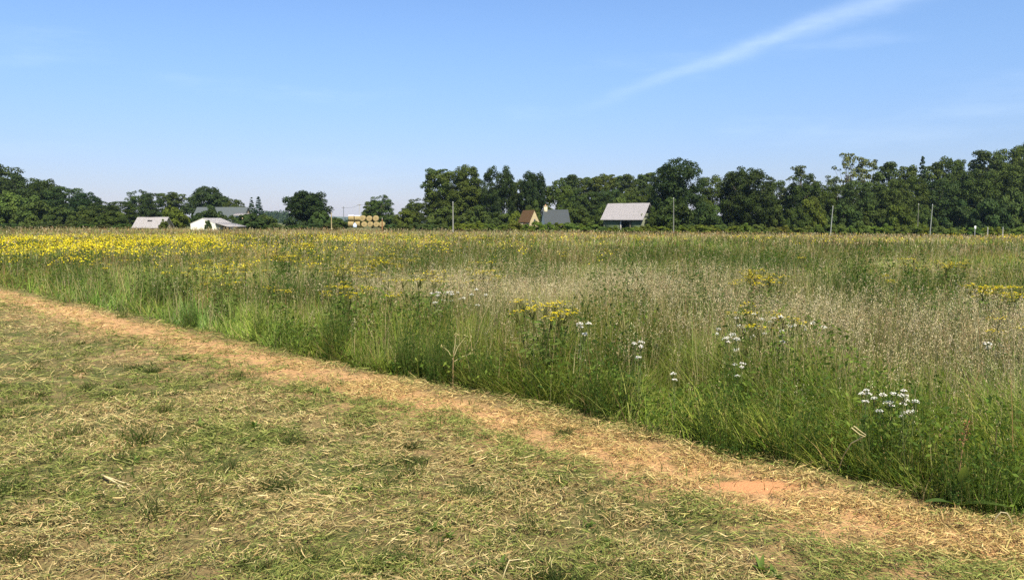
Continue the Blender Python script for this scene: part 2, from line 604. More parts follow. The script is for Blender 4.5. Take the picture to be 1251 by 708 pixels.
def k_broad(s):       # one very big full crown with a bumpy rounded top, unit height 10
    prof = lambda z: 4.3 * max(0.0, 1 - (abs(z - 4.9) / 5.2) ** 2.7) ** 0.5
    b = lobed_blobs(170, prof, 250 + 11 * s, 0.5, 0.95, 0.30)
    b += ellipsoid_blobs(14, 2.2, 2.2, 2.6, 5.0, 1.2, 1.6, 251 + s)
    return (crown_mesh('crown', b, 210, 0.165, DEEP, 0.4), trunk_mesh('trunk', b, 9.3, 0.32, 35 + s, nl=14))


def k_feather(s):     # light tree with layered feathery sprays, unit height 10
    rs = np.random.default_rng(300 + s)
    b = []
    for i in range(95):
        z = 1.2 + 8.5 * (i + rs.random()) / 95
        w = 2.5 * (1 - ((z - 5.2) / 6.2) ** 2) ** 0.5 if abs(z - 5.2) < 6 else 0.4
        a = rs.random() * 6.28
        q = w * (0.35 + 0.65 * rs.random())
        b.append((np.array([math.cos(a) * q, math.sin(a) * q, z]), 0.45 + 0.5 * rs.random()))
    return (crown_mesh('crown', b, 190, 0.19, (0.058, 0.082, 0.02), flat=0.25), trunk_mesh('trunk', b, 9.7, 0.2, 50 + s, nl=18))


def k_sparse(s):      # open crown with sky showing through
    rs = np.random.default_rng(400 + s)
    b = []
    for i in range(60):
        z = 2.6 + 7.2 * (i + rs.random()) / 60
        a = rs.random() * 6.28
        q = (0.6 + 2.3 * rs.random()) * (1.0 if z < 8.2 else 0.6)
        b.append((np.array([math.cos(a) * q, math.sin(a) * q, z]), 0.36 + 0.45 * rs.random()))
    return (crown_mesh('crown', b, 130, 0.18, (0.075, 0.098, 0.036), flat=0.35), trunk_mesh('trunk', b, 9.8, 0.17, 60 + s, nl=26, col=(0.15, 0.13, 0.10)))


def k_spruce(s):
    rs = np.random.default_rng(500 + s)
    b = []
    for i in range(17):
        z = 0.9 + 8.8 * i / 16
        w = 2.0 * (1 - (z - 0.5) / 9.6) + 0.08
        m = max(3, int(9 * w / 2.0) + 2)
        for j in range(m):
            a = 6.28 * j / m + rs.random()
            b.append((np.array([math.cos(a) * w * 0.75, math.sin(a) * w * 0.75, z + rs.normal() * 0.1 - 0.12 * w]), 0.22 + 0.22 * w))
    b.append((np.array([0, 0, 9.9]), 0.16))
    return (crown_mesh('crown', b, 190, 0.22, (0.024, 0.048, 0.022), flat=0.3), trunk_mesh('trunk', b, 9.9, 0.16, 70 + s, nl=6))


def k_bush(s):        # leafy down to the ground, unit height 10 (wide)
    rs = np.random.default_rng(600 + s)
    b = []
    for i in range(74):
        a = rs.random() * 6.28; q = 6.2 * rs.random() ** 0.5
        z = rs.random() * 7.4 * (1 - (q / 8.2) ** 2) + 1.0
        b.append((np.array([math.cos(a) * q, math.sin(a) * q, z]), 0.8 + 0.9 * rs.random()))
    return (crown_mesh('crown', b, 80, 0.40, GREEN, 0.4), trunk_mesh('trunk', b, 6.5, 0.35, 80 + s, nl=12))


define_kind('dome', 2, k_dome)
define_kind('tall', 4, k_tall)
define_kind('broad', 2, k_broad)
define_kind('feather', 3, k_feather)
define_kind('sparse', 2, k_sparse)
define_kind('spruce', 2, k_spruce)
define_kind('bush', 3, k_bush)

NAMES = {'dome': 'broadleaf_tree', 'tall': 'broadleaf_tree', 'broad': 'broadleaf_tree', 'feather': 'feathery_tree', 'sparse': 'open_crowned_tree', 'spruce': 'spruce_tree', 'bush': 'bush'}
_vi = [0]


def tree(kind, px, top, Y, wpx, label, tint=(1, 1, 1), group=None, base_dz=0.0, cat=None, var=None, name=None):
    """a tree at column px whose tip reaches image row `top` when seen from distance Y; wpx = crown width there"""
    x = pix_x(px, Y); z0 = gz(x, Y) + base_dz
    ztop = float(at(px, top, Y)[2])
    h = max(1.0, ztop - z0)
    vs = TREE_KINDS[kind]
    _vi[0] += 1
    crown, trunk = vs[(_vi[0] if var is None else var) % len(vs)]
    e = empty(name or NAMES[kind], (x, Y, z0), random.random() * 6.28)
    unit_h = {'dome': 10.2, 'tall': 9.9, 'broad': 10.2, 'feather': 10.0, 'sparse': 10.0, 'spruce': 10.0, 'bush': 9.0}[kind]
    unit_w = {'dome': 11.0, 'tall': 7.6, 'broad': 9.0, 'feather': 5.4, 'sparse': 6.0, 'spruce': 4.2, 'bush': 14.5}[kind]
    wpx *= {'tall': 1.3, 'feather': 1.2, 'bush': 1.15, 'sparse': 1.4}.get(kind, 1.0)
    sw = wpx * Y / FPX / unit_w
    sz = h / unit_h
    e.scale = (sw, sw, sz)
    tag(e, label, cat or ('bush' if kind == 'bush' else 'tree'), group)
    t = link('trunk', trunk, e)
    c = link('crown', crown, e)
    r1, r2 = random.uniform(-.16, .18), random.uniform(-.15, .15)
    c.color = (tint[0] * (1 + r1), tint[1] * (1 + .35 * r1), tint[2] * (1 + r2 - r1), 1)
    return e


def T(*a, **k): return tree(*a, **k)


# --- left wood, from the left frame edge inwards
LW = 'trees of the wood on the left'
T('tall', -40, 196, 235, 70, 'dark tree of the rising wood cut by the left picture edge', (0.8, .85, .8), LW)
T('tall', 2, 204, 240, 52, 'tallest dark tree at the top of the left wooded slope', (0.8, .85, .8), LW)
T('tall', 30, 214, 236, 46, 'dark tree one step down the left wooded slope, just right of its tallest tree', (0.8, .85, .85), LW)
T('dome', 58, 219, 232, 44, 'round dark tree midway down the left wooded slope', (0.85, .9, .85), LW)
T('tall', 82, 229, 228, 40, 'dark tree on the lower left slope above the wood edge', (0.75, .85, .8), LW)
T('dome', 108, 235, 224, 40, 'low dark tree at the foot of the left slope with a gap to its right', (0.7, .8, .75), LW)
T('tall', 128, 247, 222, 34, 'small dark tree filling the dip between the slope and the shed trees', (0.75, .85, .8), LW)
T('tall', 148, 247, 226, 34, 'small dark tree left of the grey roofed shed', (0.75, .85, .8), LW)
T('bush', 14, 231, 190, 60, 'light green bushy tree in front of the dark wood at the far left', (1.5, 1.45, 1.2), LW)
T('bush', 45, 240, 186, 44, 'olive green bushy tree at the wood edge beside the light green one', (1.3, 1.25, 1.1), LW)
T('bush', -25, 235, 188, 52, 'olive green bushy tree half outside the left picture edge', (1.2, 1.2, 1.1), LW)
T('bush', 76, 250, 184, 38, 'dark low bush at the left wood edge above the yellow flowers', (0.9, .95, .9), LW)
T('bush', 104, 252, 182, 38, 'dark spreading bush midway between the left slope and the shed', (0.85, .9, .9), LW)
T('bush', 136, 256, 180, 38, 'dark low bush touching the left end of the grey shed', (0.85, .92, .9), LW)
# --- farm trees on the left
T('tall', 171, 233, 245, 24, 'narrow tree standing highest right behind the grey roofed shed', (0.95, 1, 1))
T('tall', 187, 237, 240, 22, 'dark tree just right of the narrow one behind the shed', (0.75, .8, .8))
T('feather', 204, 236, 262, 20, 'paler tree behind the shed, left of its twin', (0.9, 1.0, 1.1))
T('feather', 218, 235, 262, 20, 'paler tree beside the big oak, right of its twin', (0.9, 1.0, 1.1))
T('dome', 256, 228, 250, 58, 'big dark dome shaped oak behind the slate roofed farmhouse', (0.85, .9, .85), var=0)
T('dome', 286, 243, 235, 30, 'olive round tree leaning out from the right foot of the big oak', (1.25, 1.2, 1.1))
T('bush', 212, 250, 172, 34, 'light green bush between the grey shed and the white building', (1.35, 1.3, 1.1))
T('bush', 258, 252, 176, 34, 'dark round bush in front of the slate roof above the white building', (0.8, .85, .85))
T('bush', 242, 259, 182, 22, 'small dark bush below the left end of the farmhouse roof', (0.75, .82, .8))
T('bush', 284, 262, 180, 16, 'small olive bush just above the white building roof', (1.0, 1.0, .9))
T('bush', 200, 268, 149, 11, 'ivy green bush swallowing the right end of the shed', (1.2, 1.2, 1.0))
T('bush', 254, 268, 148, 8, 'small dark bush against the cream gable wall', (0.8, .9, .9))
T('spruce', 308, 241, 225, 17, 'left of the two dark spruces beside the farmhouse', (1.2, 1.2, 1.2), 'two spruces by the farmhouse')
T('spruce', 316.5, 240, 222, 22, 'right and fuller one of the two dark spruces beside the farmhouse', (1.2, 1.2, 1.2), 'two spruces by the farmhouse')
T('bush', 305, 259, 170, 34, 'dark bush at the right end of the white building', (0.85, .95, .9))
T('bush', 324, 261, 174, 28, 'olive bush right of the spruces at the field edge', (1.2, 1.15, 1.0))
T('dome', 375, 231, 185, 58, 'large dark dome shaped tree standing alone left of the hay bales', (0.75, .82, .8), var=1)
T('bush', 392, 256, 176, 26, 'lighter leafy skirt bush at the right foot of the lone dome tree', (1.1, 1.15, 1.1))
T('bush', 413, 265, 190, 26, 'low grey green bush between the lone dome tree and the hay bales', (0.8, .95, 1.0))
T('tall', 455, 246, 230, 22, 'smaller left half of the leafy pair behind the hay bales', (1.05, 1.1, .95))
T('tall', 466, 239, 228, 26, 'taller leafy tree right behind the hay bales', (1.1, 1.15, .95))
T('bush', 476, 262, 222, 28, 'low bush at the right foot of the tree behind the bales', (1.0, 1.05, .95))
T('bush', 434, 268, 240, 22, 'low dark scrub behind the left end of the bale stack', (0.8, .9, .9))
# --- central group
CG = 'big trees of the middle group'
T('bush', 497, 254, 196, 30, 'light green bush at the left tip of the middle tree group', (1.25, 1.2, 1.0))
T('tall', 511, 243, 200, 30, 'lopsided dark tree stepping up from the left tip of the middle group', (0.9, .95, .9))
T('feather', 537, 206, 205, 34, 'tall tree with open crown on the left shoulder of the middle group', (0.95, 1.0, .9), CG)
T('tall', 552, 209, 203, 44, 'broad tall tree behind the grey pole in the middle group', (1.0, 1.02, .95), CG, var=1)
T('tall', 572, 204, 204, 34, 'tall tree right of the grey pole with gaps of sky near its top', (0.95, 1.0, .95), CG)
T('tall', 592, 221, 206, 28, 'lower tree in the notch between the tall middle trees', (0.9, .95, .9), CG)
T('broad', 610, 203, 198, 44, 'tallest dark tree of the middle group above the stone cottage', (0.8, .85, .85), CG, var=1)
T('dome', 651, 206, 200, 36, 'dark round topped tree behind the stone cottage', (0.75, .8, .8), CG)
T('tall', 632, 222, 206, 24, 'dark filler tree between the two darkest middle trees', (0.85, .9, .85), CG)
T('tall', 681, 219, 202, 30, 'paler olive tree right behind the slate roofed house', (1.15, 1.15, .95), CG)
T('bush', 545, 250, 186, 44, 'leafy bush under the tall trees just left of the grey pole', (1.05, 1.08, .95))
T('bush', 582, 252, 184, 44, 'leafy bush under the tall trees just right of the grey pole', (0.95, 1.0, .95))
T('bush', 610, 258, 176, 34, 'dark bush left of the bright green ivy bush', (0.9, .95, .9))
T('bush', 630, 256, 160, 17, 'bright green ivy bush hugging the left of the rusty cottage roof', (1.7, 1.6, 1.1))
T('bush', 652, 246, 186, 26, 'olive bush right behind the stone cottage roof', (1.0, 1.05, .9))
T('bush', 706, 250, 172, 36, 'dark bush between the slate roofed house and the barn', (0.8, .88, .85))
# --- wood behind the barn
BW = 'feathery trees of the wood behind the barn'
for i, px in enumerate(range(694, 800, 12)):
    T('feather', px + random.uniform(-2, 2), 216 - (px - 694) * 0.045 + random.uniform(-2, 2.5), 232 + (i % 3) * 7, 25,
      'feathery tree in the even topped wood behind the grey barn', (0.85, .9, .85), BW)
for i, px in enumerate((702, 724, 746, 768, 790)):
    T('tall', px, 232 + (i % 2) * 4, 222, 28, 'shorter leafy tree filling the lower wood behind the barn', (1.05 if i == 3 else .85, 1.05 if i == 3 else .9, .85), 'shorter trees filling the wood behind the barn')
T('bush', 760, 236, 212, 30, 'yellow green bushy tree rising just over the barn ridge', (1.3, 1.25, 1.0))
T('bush', 735, 250, 205, 30, 'dark bush off the left end of the barn', (0.85, .95, .85))
# --- right side
T('bush', 799, 253, 150, 22, 'dark bush masking the right end of the barn', (.8, .86, .84))
T('broad', 826, 192, 170, 64, 'very big dark tree overhanging the right end of the barn', (0.85, .92, .9), var=0)
T('tall', 812, 207, 174, 30, 'dark lower half tree merging into the left of the very big one', (0.72, .8, .8))
T('bush', 822, 243, 150, 54, 'dark leafy skirt below the very big tree by the barn', (0.7, .78, .78))
T('tall', 866, 217, 186, 34, 'mid green tree right of the very big dark tree', (1.0, 1.02, .9))
T('broad', 912, 205, 176, 66, 'wide dark pointed tree with a ragged top right of centre', (0.8, .86, .85), var=1)
T('tall', 899, 211, 182, 34, 'dark tree forming the left shoulder of the wide pointed tree', (0.8, .86, .85))
T('tall', 943, 222, 192, 34, 'mid green tree in the dip between two dark tall trees on the right', (0.95, 1.0, .9))
T('sparse', 977, 202, 186, 36, 'thin crowned tree with two layered tops left of the pale airy trees', (0.85, .9, .9))
T('tall', 982, 214, 182, 36, 'dark tree in front of the thin crowned layered one', (0.75, .82, .8))
T('bush', 992, 238, 174, 30, 'yellow green bush in front of the dark trees left of the leaning pole', (1.35, 1.3, 1.0))
T('sparse', 1036, 186, 196, 30, 'tallest pale airy tree with sky showing through its crown', (1.15, 1.2, 1.3), var=0)
T('sparse', 1054, 192, 198, 30, 'second pale airy tree right of the tallest airy one', (1.1, 1.15, 1.2), var=1)
T('sparse', 1013, 215, 194, 26, 'low airy tree left of the tallest pale airy one', (0.95, 1.0, 1.0))
T('feather', 1079, 199, 194, 30, 'flat topped airy tree standing apart right of the pale airy pair', (1.0, 1.05, 1.0))
T('feather', 1103, 202, 200, 26, 'pale feathery tree left of the dark spruce tip', (1.05, 1.1, 1.0))
T('spruce', 1124, 191, 205, 28, 'dark spruce tip poking above the right hand wood', (0.9, .9, .9))
for i, (px, tp) in enumerate(((1000, 226), (1022, 229), (1046, 222), (1068, 224), (1090, 222), (1112, 218))):
    T('tall', px, tp, 184 + (i % 2) * 6, 34, 'dense green tree under the airy tops along the right hand wood edge',
      ((.9, .95, .85) if i % 2 else (1.05, 1.05, .9)), 'dense green trees below the airy tops')
RWD = 'trees of the rising wood on the right'
for i, (px, tp, w, tn, lab) in enumerate((
        (1136, 199, 30, (1.1, 1.1, .95), 'olive tree right beside the dark spruce tip'),
        (1158, 195, 32, (.95, 1.0, .9), 'tree with a lone topmost spray at the start of the rising wood'),
        (1178, 197, 32, (1.05, 1.05, .9), 'olive tree in the low saddle of the rising wood'),
        (1204, 185, 38, (.95, 1.0, .9), 'tree where the rising wood first climbs steeply'),
        (1228, 182, 36, (1.1, 1.1, .9), 'broad light tree near the top of the rising wood'),
        (1252, 177, 40, (.95, 1.0, .9), 'topmost tree of the rising wood at the right picture edge'),
        (1280, 172, 42, (.9, 1.0, .9), 'tree of the rising wood just beyond the right picture edge'),
        (1312, 170, 44, (.9, 1.0, .9), 'farthest right tree of the rising wood outside the picture'))):
    T('tall' if i % 3 else 'feather', px, tp, 222 + 3 * (i % 3), w, lab, tn, RWD)
for i, (px, tp, w, tn, lab) in enumerate((
        (1142, 220, 36, (.75, .82, .8), 'very dark tree right of the second leaning pole'),
        (1166, 224, 36, (.7, .78, .76), 'darkest round tree low in the right hand wood'),
        (1192, 208, 38, (.95, 1.0, .9), 'mid green tree behind the white marker post'),
        (1216, 212, 38, (.85, .9, .85), 'dark tree between the white marker post and the right picture edge'),
        (1240, 202, 40, (1.0, 1.02, .9), 'mid green tree against the right picture edge'),
        (1272, 200, 44, (.9, .95, .9), 'dark tree straddling the right picture edge'))):
    T('tall', px, tp, 196 + 4 * (i % 2), w, lab, tn, RWD)
for i, (px, tp, w, tn, lab) in enumerate((
        (862, 246, 40, (.9, .95, .85), 'bush at the wood foot right of the very big dark tree'),
        (900, 250, 40, (.72, .8, .78), 'dark bush under the wide pointed tree'),
        (940, 244, 40, (.95, 1, .85), 'olive bush at the wood foot between two dark trees'),
        (972, 250, 34, (.75, .82, .8), 'dark bush left of the yellow green bush'),
        (1030, 246, 40, (.95, 1, .85), 'olive bush right of the first leaning pole'),
        (1066, 250, 40, (.85, .9, .85), 'dark bush below the flat topped airy tree'),
        (1100, 246, 36, (1.0, 1.05, .85), 'light bush left of the thin bare trunk'),
        (1128, 250, 30, (1.0, 1.05, .9), 'light bush behind the second leaning pole'),
        (1172, 246, 44, (.7, .78, .78), 'near black bush at the wood foot left of the marker post'),
        (1210, 240, 44, (.8, .88, .9), 'grey green bush at the wood foot right of the marker post'),
        (1240, 228, 46, (.95, 1.05, 1.05), 'pale rounded willow like bush at the right picture edge'),
        (1278, 236, 50, (.9, 1, .95), 'bush beyond the right picture edge'))):
    T('bush', px, tp, 172 + 4 * (i % 3), w, lab, tn, 'bushes along the foot of the right hand wood')

# far-off woods that read as one mass
def far_wood(spots, tint):
    qb = QB()
    for (px, top, Y, w) in spots:
        x = pix_x(px, Y); z0 = gz(x, Y); zt = float(at(px, top, Y)[2]); h = zt - z0
        n = 420
        d = randdir(n); rr = w * Y / FPX * 0.5
        pos = np.array([x, Y, z0 + h * 0.5]) + d * np.array([rr, rr, h * 0.52]) * (0.7 + 0.4 * rng.random((n, 1)))
        s = rr * 0.24
        cc = np.array(tint) * (0.7 + 0.6 * rng.random((n, 1)))
        qb.add(*cards(pos, d + 0.6 * randdir(n), randdir(n), s, s * 1.4, cc))
    return qb


spots = []
for i in range(40):
    Y = 900 + 500 * random.random()
    spots.append((318 + 34 * random.random(), 258 + 6 * random.random(), Y, 14))
for i in range(150):
    Y = 800 + 1300 * random.random()
    spots.append((396 + 115 * random.random(), 267 + 7 * random.random() - (3 if Y > 1600 else 0), Y, 9))
for i in range(150):
    Y = 700 + 1100 * random.random()
    spots.append((-60 + 1380 * random.random(), 268 + 5 * random.random(), Y, 14))
o = link('distant_wood', far_wood(spots, (0.04, 0.065, 0.022)).mesh('distant_wood', M_LEAF))
tag(o, 'far off dark woods in the gap behind the hay bales', 'wood', kind='stuff')

# hedge of brambles along the far field edge
HB = 'bramble bushes along the far field edge'
hx = []
px = 560
while px < 1300:
    hx.append(px); px += random.uniform(11, 17)
for i, px in enumerate(hx):
    Y = 146 + random.uniform(-3, 3)
    t = (px - 640) / 620
    top = 272.5 + 5.0 * max(0, t) + random.uniform(-2.8, 1.8)
    if 600 < px < 660: top -= 1.0
    if 725 < px < 800: top += 3.0
    T('bush', px, top, Y, random.uniform(17, 25), 'low bramble bush in the hedge along the far edge of the meadow',
      (random.uniform(1.5, 2.0), random.uniform(1.45, 1.85), random.uniform(.95, 1.2)), HB, name='bramble_bush')
for i, px in enumerate((-10, 12, 34, 56, 80, 104, 128, 150, 318, 340, 360, 384, 404, 478, 492, 508, 524, 540)):
    T('bush', px, 273.5 + random.uniform(-2, 1), 168 + random.uniform(-3, 3), 24, 'low scrubby bush where the meadow meets the left hand trees',
      (random.uniform(0.8, 1.2), random.uniform(.9, 1.2), .95), 'scrubby bushes at the left far edge of the meadow', name='scrub_bush')

# ------------------------------------------------------------------ farm buildings
def roof_material(name, c0, c1, lichen, pitch, lich_amt=0.55, rough=0.7, axis='X'):
    m, g = new_mat(name)
    tc = g.n('ShaderNodeTexCoord'); P = tc.outputs['Object']
    n1 = g.noise(P, 1.3, 5, 0.65); n2 = g.noise(P, 9.0, 4, 0.6)
    w = g.n('ShaderNodeTexWave', wave_type='BANDS', bands_direction=axis, wave_profile='SIN')
    w.inputs['Scale'].default_value = pitch; w.inputs['Distortion'].default_value = 0.15
    g.l(P, w.inputs['Vector'])
    c = g.mix(n2, c0, c1)
    c = g.mix(g.math('MULTIPLY', g.ramp(n1, 0.55, 0.75), lich_amt), c, lichen)
    p = g.n('ShaderNodeBsdfPrincipled'); p.inputs['Roughness'].default_value = rough
    p.inputs['Specular IOR Level'].default_value = 0.25
    g.l(c, p.inputs['Base Color'])
    b = g.n('ShaderNodeBump'); b.inputs['Strength'].default_value = 0.8; b.inputs['Distance'].default_value = 0.08
    g.l(g.math('ADD', w.outputs['Fac'], g.math('MULTIPLY', n2, 0.3)), b.inputs['Height']); g.l(b.outputs[0], p.inputs['Normal'])
    o = g.n('ShaderNodeOutputMaterial'); g.l(p.outputs[0], o.inputs['Surface'])
    return m


M_SHEET = roof_material('grey_corrugated_sheet', (0.34, 0.315, 0.30), (0.49, 0.455, 0.43), (0.26, 0.25, 0.15), 5.0)
M_BARNROOF = roof_material('pale_barn_sheet', (0.28, 0.26, 0.255), (0.42, 0.39, 0.38), (0.19, 0.19, 0.15), 3.2, 0.6)
M_SLATE = roof_material('dark_slate', (0.075, 0.085, 0.09), (0.14, 0.155, 0.155), (0.13, 0.15, 0.10), 9.0, 0.4, 0.55, 'Z')
M_SLATE2 = roof_material('grey_green_slate', (0.11, 0.13, 0.13), (0.19, 0.21, 0.20), (0.15, 0.17, 0.11), 9.0, 0.4, 0.55, 'Z')
M_MOSSROOF = roof_material('mossy_tile', (0.075, 0.045, 0.02), (0.155, 0.085, 0.035), (0.085, 0.085, 0.028), 7.0, 0.7, 0.9, 'Z')

WHITE = (0.84, 0.80, 0.66); CREAM = (0.72, 0.62, 0.40); STONEC = (0.50, 0.40, 0.24); DARK = (0.02, 0.02, 0.018)


def gable_walls(qb, L, W, eave, ridge, col, th=0.25):
    """four walls of thickness th with gables at both ends; ridge along x"""
    hl, hw = L / 2, W / 2
    boxq(qb, (-hl + th, -hw, -0.6), (hl - th, -hw + th, eave), col)
    boxq(qb, (-hl + th, hw - th, -0.6), (hl - th, hw, eave), col)
    for s in (-1, 1):
        xa, xb = (s * hl, s * (hl - th))
        pts = np.array([(-hw, -0.6), (hw, -0.6), (hw, eave), (0, ridge), (-hw, eave)])
        co = [(xa, y, z) for y, z in pts] + [(xb, y, z) for y, z in pts]
        fa = [[0, 1, 2, 4], [2, 3, 4, 4], [5, 6, 7, 9], [7, 8, 9, 9]]
        qb.add(co, [[0, 1, 2, 4], [5, 6, 7, 9]], col)
        # gable triangles as thin quads
        mid = lambda a, b: tuple((np.array(a) + np.array(b)) / 2)
        A, Bp, Cc = co[4], co[2], co[3]
        qb.add([A, Bp, mid(Bp, Cc), Cc], [[0, 1, 2, 3]], col)
        A2, B2, C2 = co[9], co[7], co[8]
        qb.add([A2, B2, mid(B2, C2), C2], [[0, 1, 2, 3]], col)
        ring = [0, 1, 2, 3, 4]
        for i in range(5):
            j = (i + 1) % 5
            qb.add([co[i], co[j], co[j + 5], co[i + 5]], [[0, 1, 2, 3]], col)


def gable_roof(L, W, eave, ridge, oh=0.35, th=0.14, wavy=0.0, holes=()):
    """two thick pitched slabs, ridge along x"""
    qb = QB()
    hl, hw = L / 2 + oh, W / 2 + oh
    slope = (ridge - eave) / (W / 2)
    ez = eave - slope * oh
    nx, ns = 14, 8
    for s in (-1, 1):
        u = np.linspace(-hl, hl, nx); v = np.linspace(0, 1, ns)
        U, V = np.meshgrid(u, v)
        Yy = s * hw * (1 - V); Zz = ez + (ridge - ez) * V + th
        Zz = Zz + wavy * (fbm(U + 31 * s, V * 3, 0.6, 15, 2) - 0.5)
        for dz in (0.0, -th):
            idx = np.arange(nx * ns).reshape(ns, nx)
            fa = np.stack([idx[:-1, :-1], idx[:-1, 1:], idx[1:, 1:], idx[1:, :-1]], -1).reshape(-1, 4)
            keep = np.ones(len(fa), bool)
            for (hs, i, j) in holes:
                if hs == s: keep[j * (nx - 1) + i] = False
            qb.add(np.stack([U, Yy, Zz + dz], -1).reshape(-1, 3), fa[keep], (1, 1, 1))
        for row in (0, ns - 1):
            top = np.stack([U[row], Yy[row], Zz[row]], -1)
            for i in range(nx - 1):
                qb.add([top[i], top[i + 1], top[i + 1] - [0, 0, th], top[i] - [0, 0, th]], [[0, 1, 2, 3]], (1, 1, 1))
        for cidx in (0, nx - 1):
            top = np.stack([U[:, cidx], Yy[:, cidx], Zz[:, cidx]], -1)
            for i in range(ns - 1):
                qb.add([top[i], top[i + 1], top[i + 1] - [0, 0, th], top[i] - [0, 0, th]], [[0, 1, 2, 3]], (1, 1, 1))
    return qb


def part_box(name, parent, lo, hi, col, mat, label=None):
    qb = QB(); boxq(qb, lo, hi, col)
    o = link(name, qb.mesh(name, mat), parent)
    if label: o['label'] = label
    return o


def build_shed():
    Y = 152.0
    xl, xr = pix_x(160, Y), pix_x(197, Y)
    L = xr - xl
    x = (xl + xr) / 2 + 0.2
    z0 = gz(x, Y + 2.4)
    eave = float(at(178, 277.2, Y)[2]) - z0
    ridge = float(at(178, 265.0, Y + 2.6)[2]) - z0
    e = empty('farm_shed', (x, Y + 2.6, z0))
    tag(e, 'low shed with pale grey corrugated roof and a hole in it at the meadow edge', 'shed')
    qb = QB(); gable_walls(qb, L - 0.3, 4.6, eave + .05, ridge - .08, STONEC)
    link('wall', qb.mesh('wall', M_STONE), e)
    link('roof', gable_roof(L - 0.3, 4.6, eave, ridge - .12, 0.3, 0.09, 0.10, holes=((-1, 5, 4), (-1, 6, 4))).mesh('roof', M_SHEET), e)
    part_box('door', e, (1.0, -2.36, 0), (1.9, -2.304, eave - 0.15), (0.12, 0.10, 0.08), M_WOOD)


def build_white_building():
    Y = 150.0
    a = R(-63)                       # ridge direction: the gable faces the camera's left
    x = pix_x(259, Y + 3); z0 = gz(x, Y + 3)
    W, L = 5.6, 5.2
    ridge = float(at(254, 266.0, Y)[2]) - z0
    eave = ridge - 1.05
    e = empty('white_outbuilding', (x, Y + 3, z0), R(72))
    tag(e, 'low cream white outbuilding with a shallow pale grey roof beside the shed', 'outbuilding')
    qb = QB(); gable_walls(qb, L, W, eave, ridge - .1, WHITE)
    link('wall', qb.mesh('wall', M_WALL), e)
    link('roof', gable_roof(L - .46, W - .3, eave, ridge - .1, 0.26, 0.08, 0.03).mesh('roof', M_SHEET), e)
    part_box('door', e, (-0.6, -W / 2 - .03, 0), (1.2, -W / 2 - .003, eave - .25), (0.05, .045, .04), M_WOOD)
    # open lean-to on the right with its own sheet roof on posts
    ln = QB()
    p = [(-L / 2 - .2, -W / 2 - .1, eave + .05), (L / 2 + .2, -W / 2 - .1, eave + .05), (L / 2 + .2, -W / 2 - 2.9, eave - .62), (-L / 2 - .2, -W / 2 - 2.9, eave - .62)]
    up = np.array([0, 0, .07]); q = [np.array(v) for v in p]
    ln.add(q + [v + up for v in q], [[0, 1, 2, 3], [7, 6, 5, 4], [0, 4, 5, 1], [1, 5, 6, 2], [2, 6, 7, 3], [3, 7, 4, 0]], (1, 1, 1))
    link('lean_to_roof', ln.mesh('lean_to_roof', M_SHEET), e)
    for xx in (-L / 2 + .1, 0, L / 2 - .1):
        part_box('post', e, (xx - .07, -W / 2 - 2.7, -.4), (xx + .07, -W / 2 - 2.56, eave - .58), (.22, .17, .11), M_WOOD)


def build_farmhouse():
    Y = 196.0
    xl, xr = pix_x(234, Y), pix_x(298, Y)
    L = xr - xl; x = (xl + xr) / 2; z0 = gz(x, Y)
    W = 7.0
    ridge = float(at(266, 253, Y + 3.5)[2]) - z0
    eave = ridge - 3.6
    e = empty('farmhouse', (x, Y + 3.5, z0), R(-6))
    tag(e, 'long farmhouse with a grey green slate roof half hidden below the big oak', 'farmhouse')
    qb = QB(); gable_walls(qb, L, W, eave, ridge - .1, STONEC)
    link('wall', qb.mesh('wall', M_STONE), e)
    link('roof', gable_roof(L, W, eave, ridge - .1, 0.25, 0.12, 0.04).mesh('roof', M_SLATE2), e)
    for xx in (-3, 0.5, 4):
        w = part_box('window', e, (xx - .45, -W / 2 - .05, max(.2, eave - 1.3)), (xx + .45, -W / 2 - .004, eave - .2), (.7, .68, .62), M_WALL)
        part_box('pane', w, (xx - .36, -W / 2 - .056, max(.3, eave - 1.2)), (xx + .36, -W / 2 - .052, eave - .3), (.03, .035, .04), M_FILM)
    # small annexe roof on the right
    ax = L / 2
    ln = QB()
    zt = float(at(296, 260.2, Y)[2]) - z0
    q = [np.array(v) for v in ((ax - 1.6, -2.8, zt), (ax + 2.1, -2.8, zt - .15), (ax + 2.1, -4.6, zt - .7), (ax - 1.6, -4.6, zt - .6))]
    up = np.array([0, 0, .08])
    ln.add(q + [v + up for v in q], [[0, 1, 2, 3], [7, 6, 5, 4], [0, 4, 5, 1], [1, 5, 6, 2], [2, 6, 7, 3], [3, 7, 4, 0]], (1, 1, 1))
    link('annexe_roof', ln.mesh('annexe_roof', M_SHEET), e)
    part_box('annexe_wall', e, (ax + .004, -4.4, -.5), (ax + 1.9, -2.9, zt - .75), STONEC, M_STONE)


def build_cottage():
    Y = 150.0
    x = pix_x(646, Y + 1.5); z0 = gz(x, Y + 1.5)
    ridge = float(at(648, 257, Y + 1)[2]) - z0
    eave = ridge - 2.1
    e = empty('stone_cottage', (x, Y + 1.6, z0), R(-38))
    tag(e, 'tiny stone cottage with rusty mossy roof and sunlit cream gable', 'cottage')
    L, W = 2.7, 2.9
    qb = QB(); gable_walls(qb, L, W, eave, ridge - .05, (0.62, 0.50, 0.28), 0.3)
    link('wall', qb.mesh('wall', M_STONE), e)
    link('roof', gable_roof(L - .18, W, eave, ridge - .05, 0.1, 0.12, 0.12).mesh('roof', M_MOSSROOF), e)
    part_box('door', e, (-.2, -W / 2 - .03, 0), (.6, -W / 2 - .003, eave - .1), (.12, .08, .05), M_WOOD)
    part_box('window', e, (L / 2 + .003, -.25, eave - .2), (L / 2 + .03, .25, eave + .5), (.05, .05, .05), M_FILM)


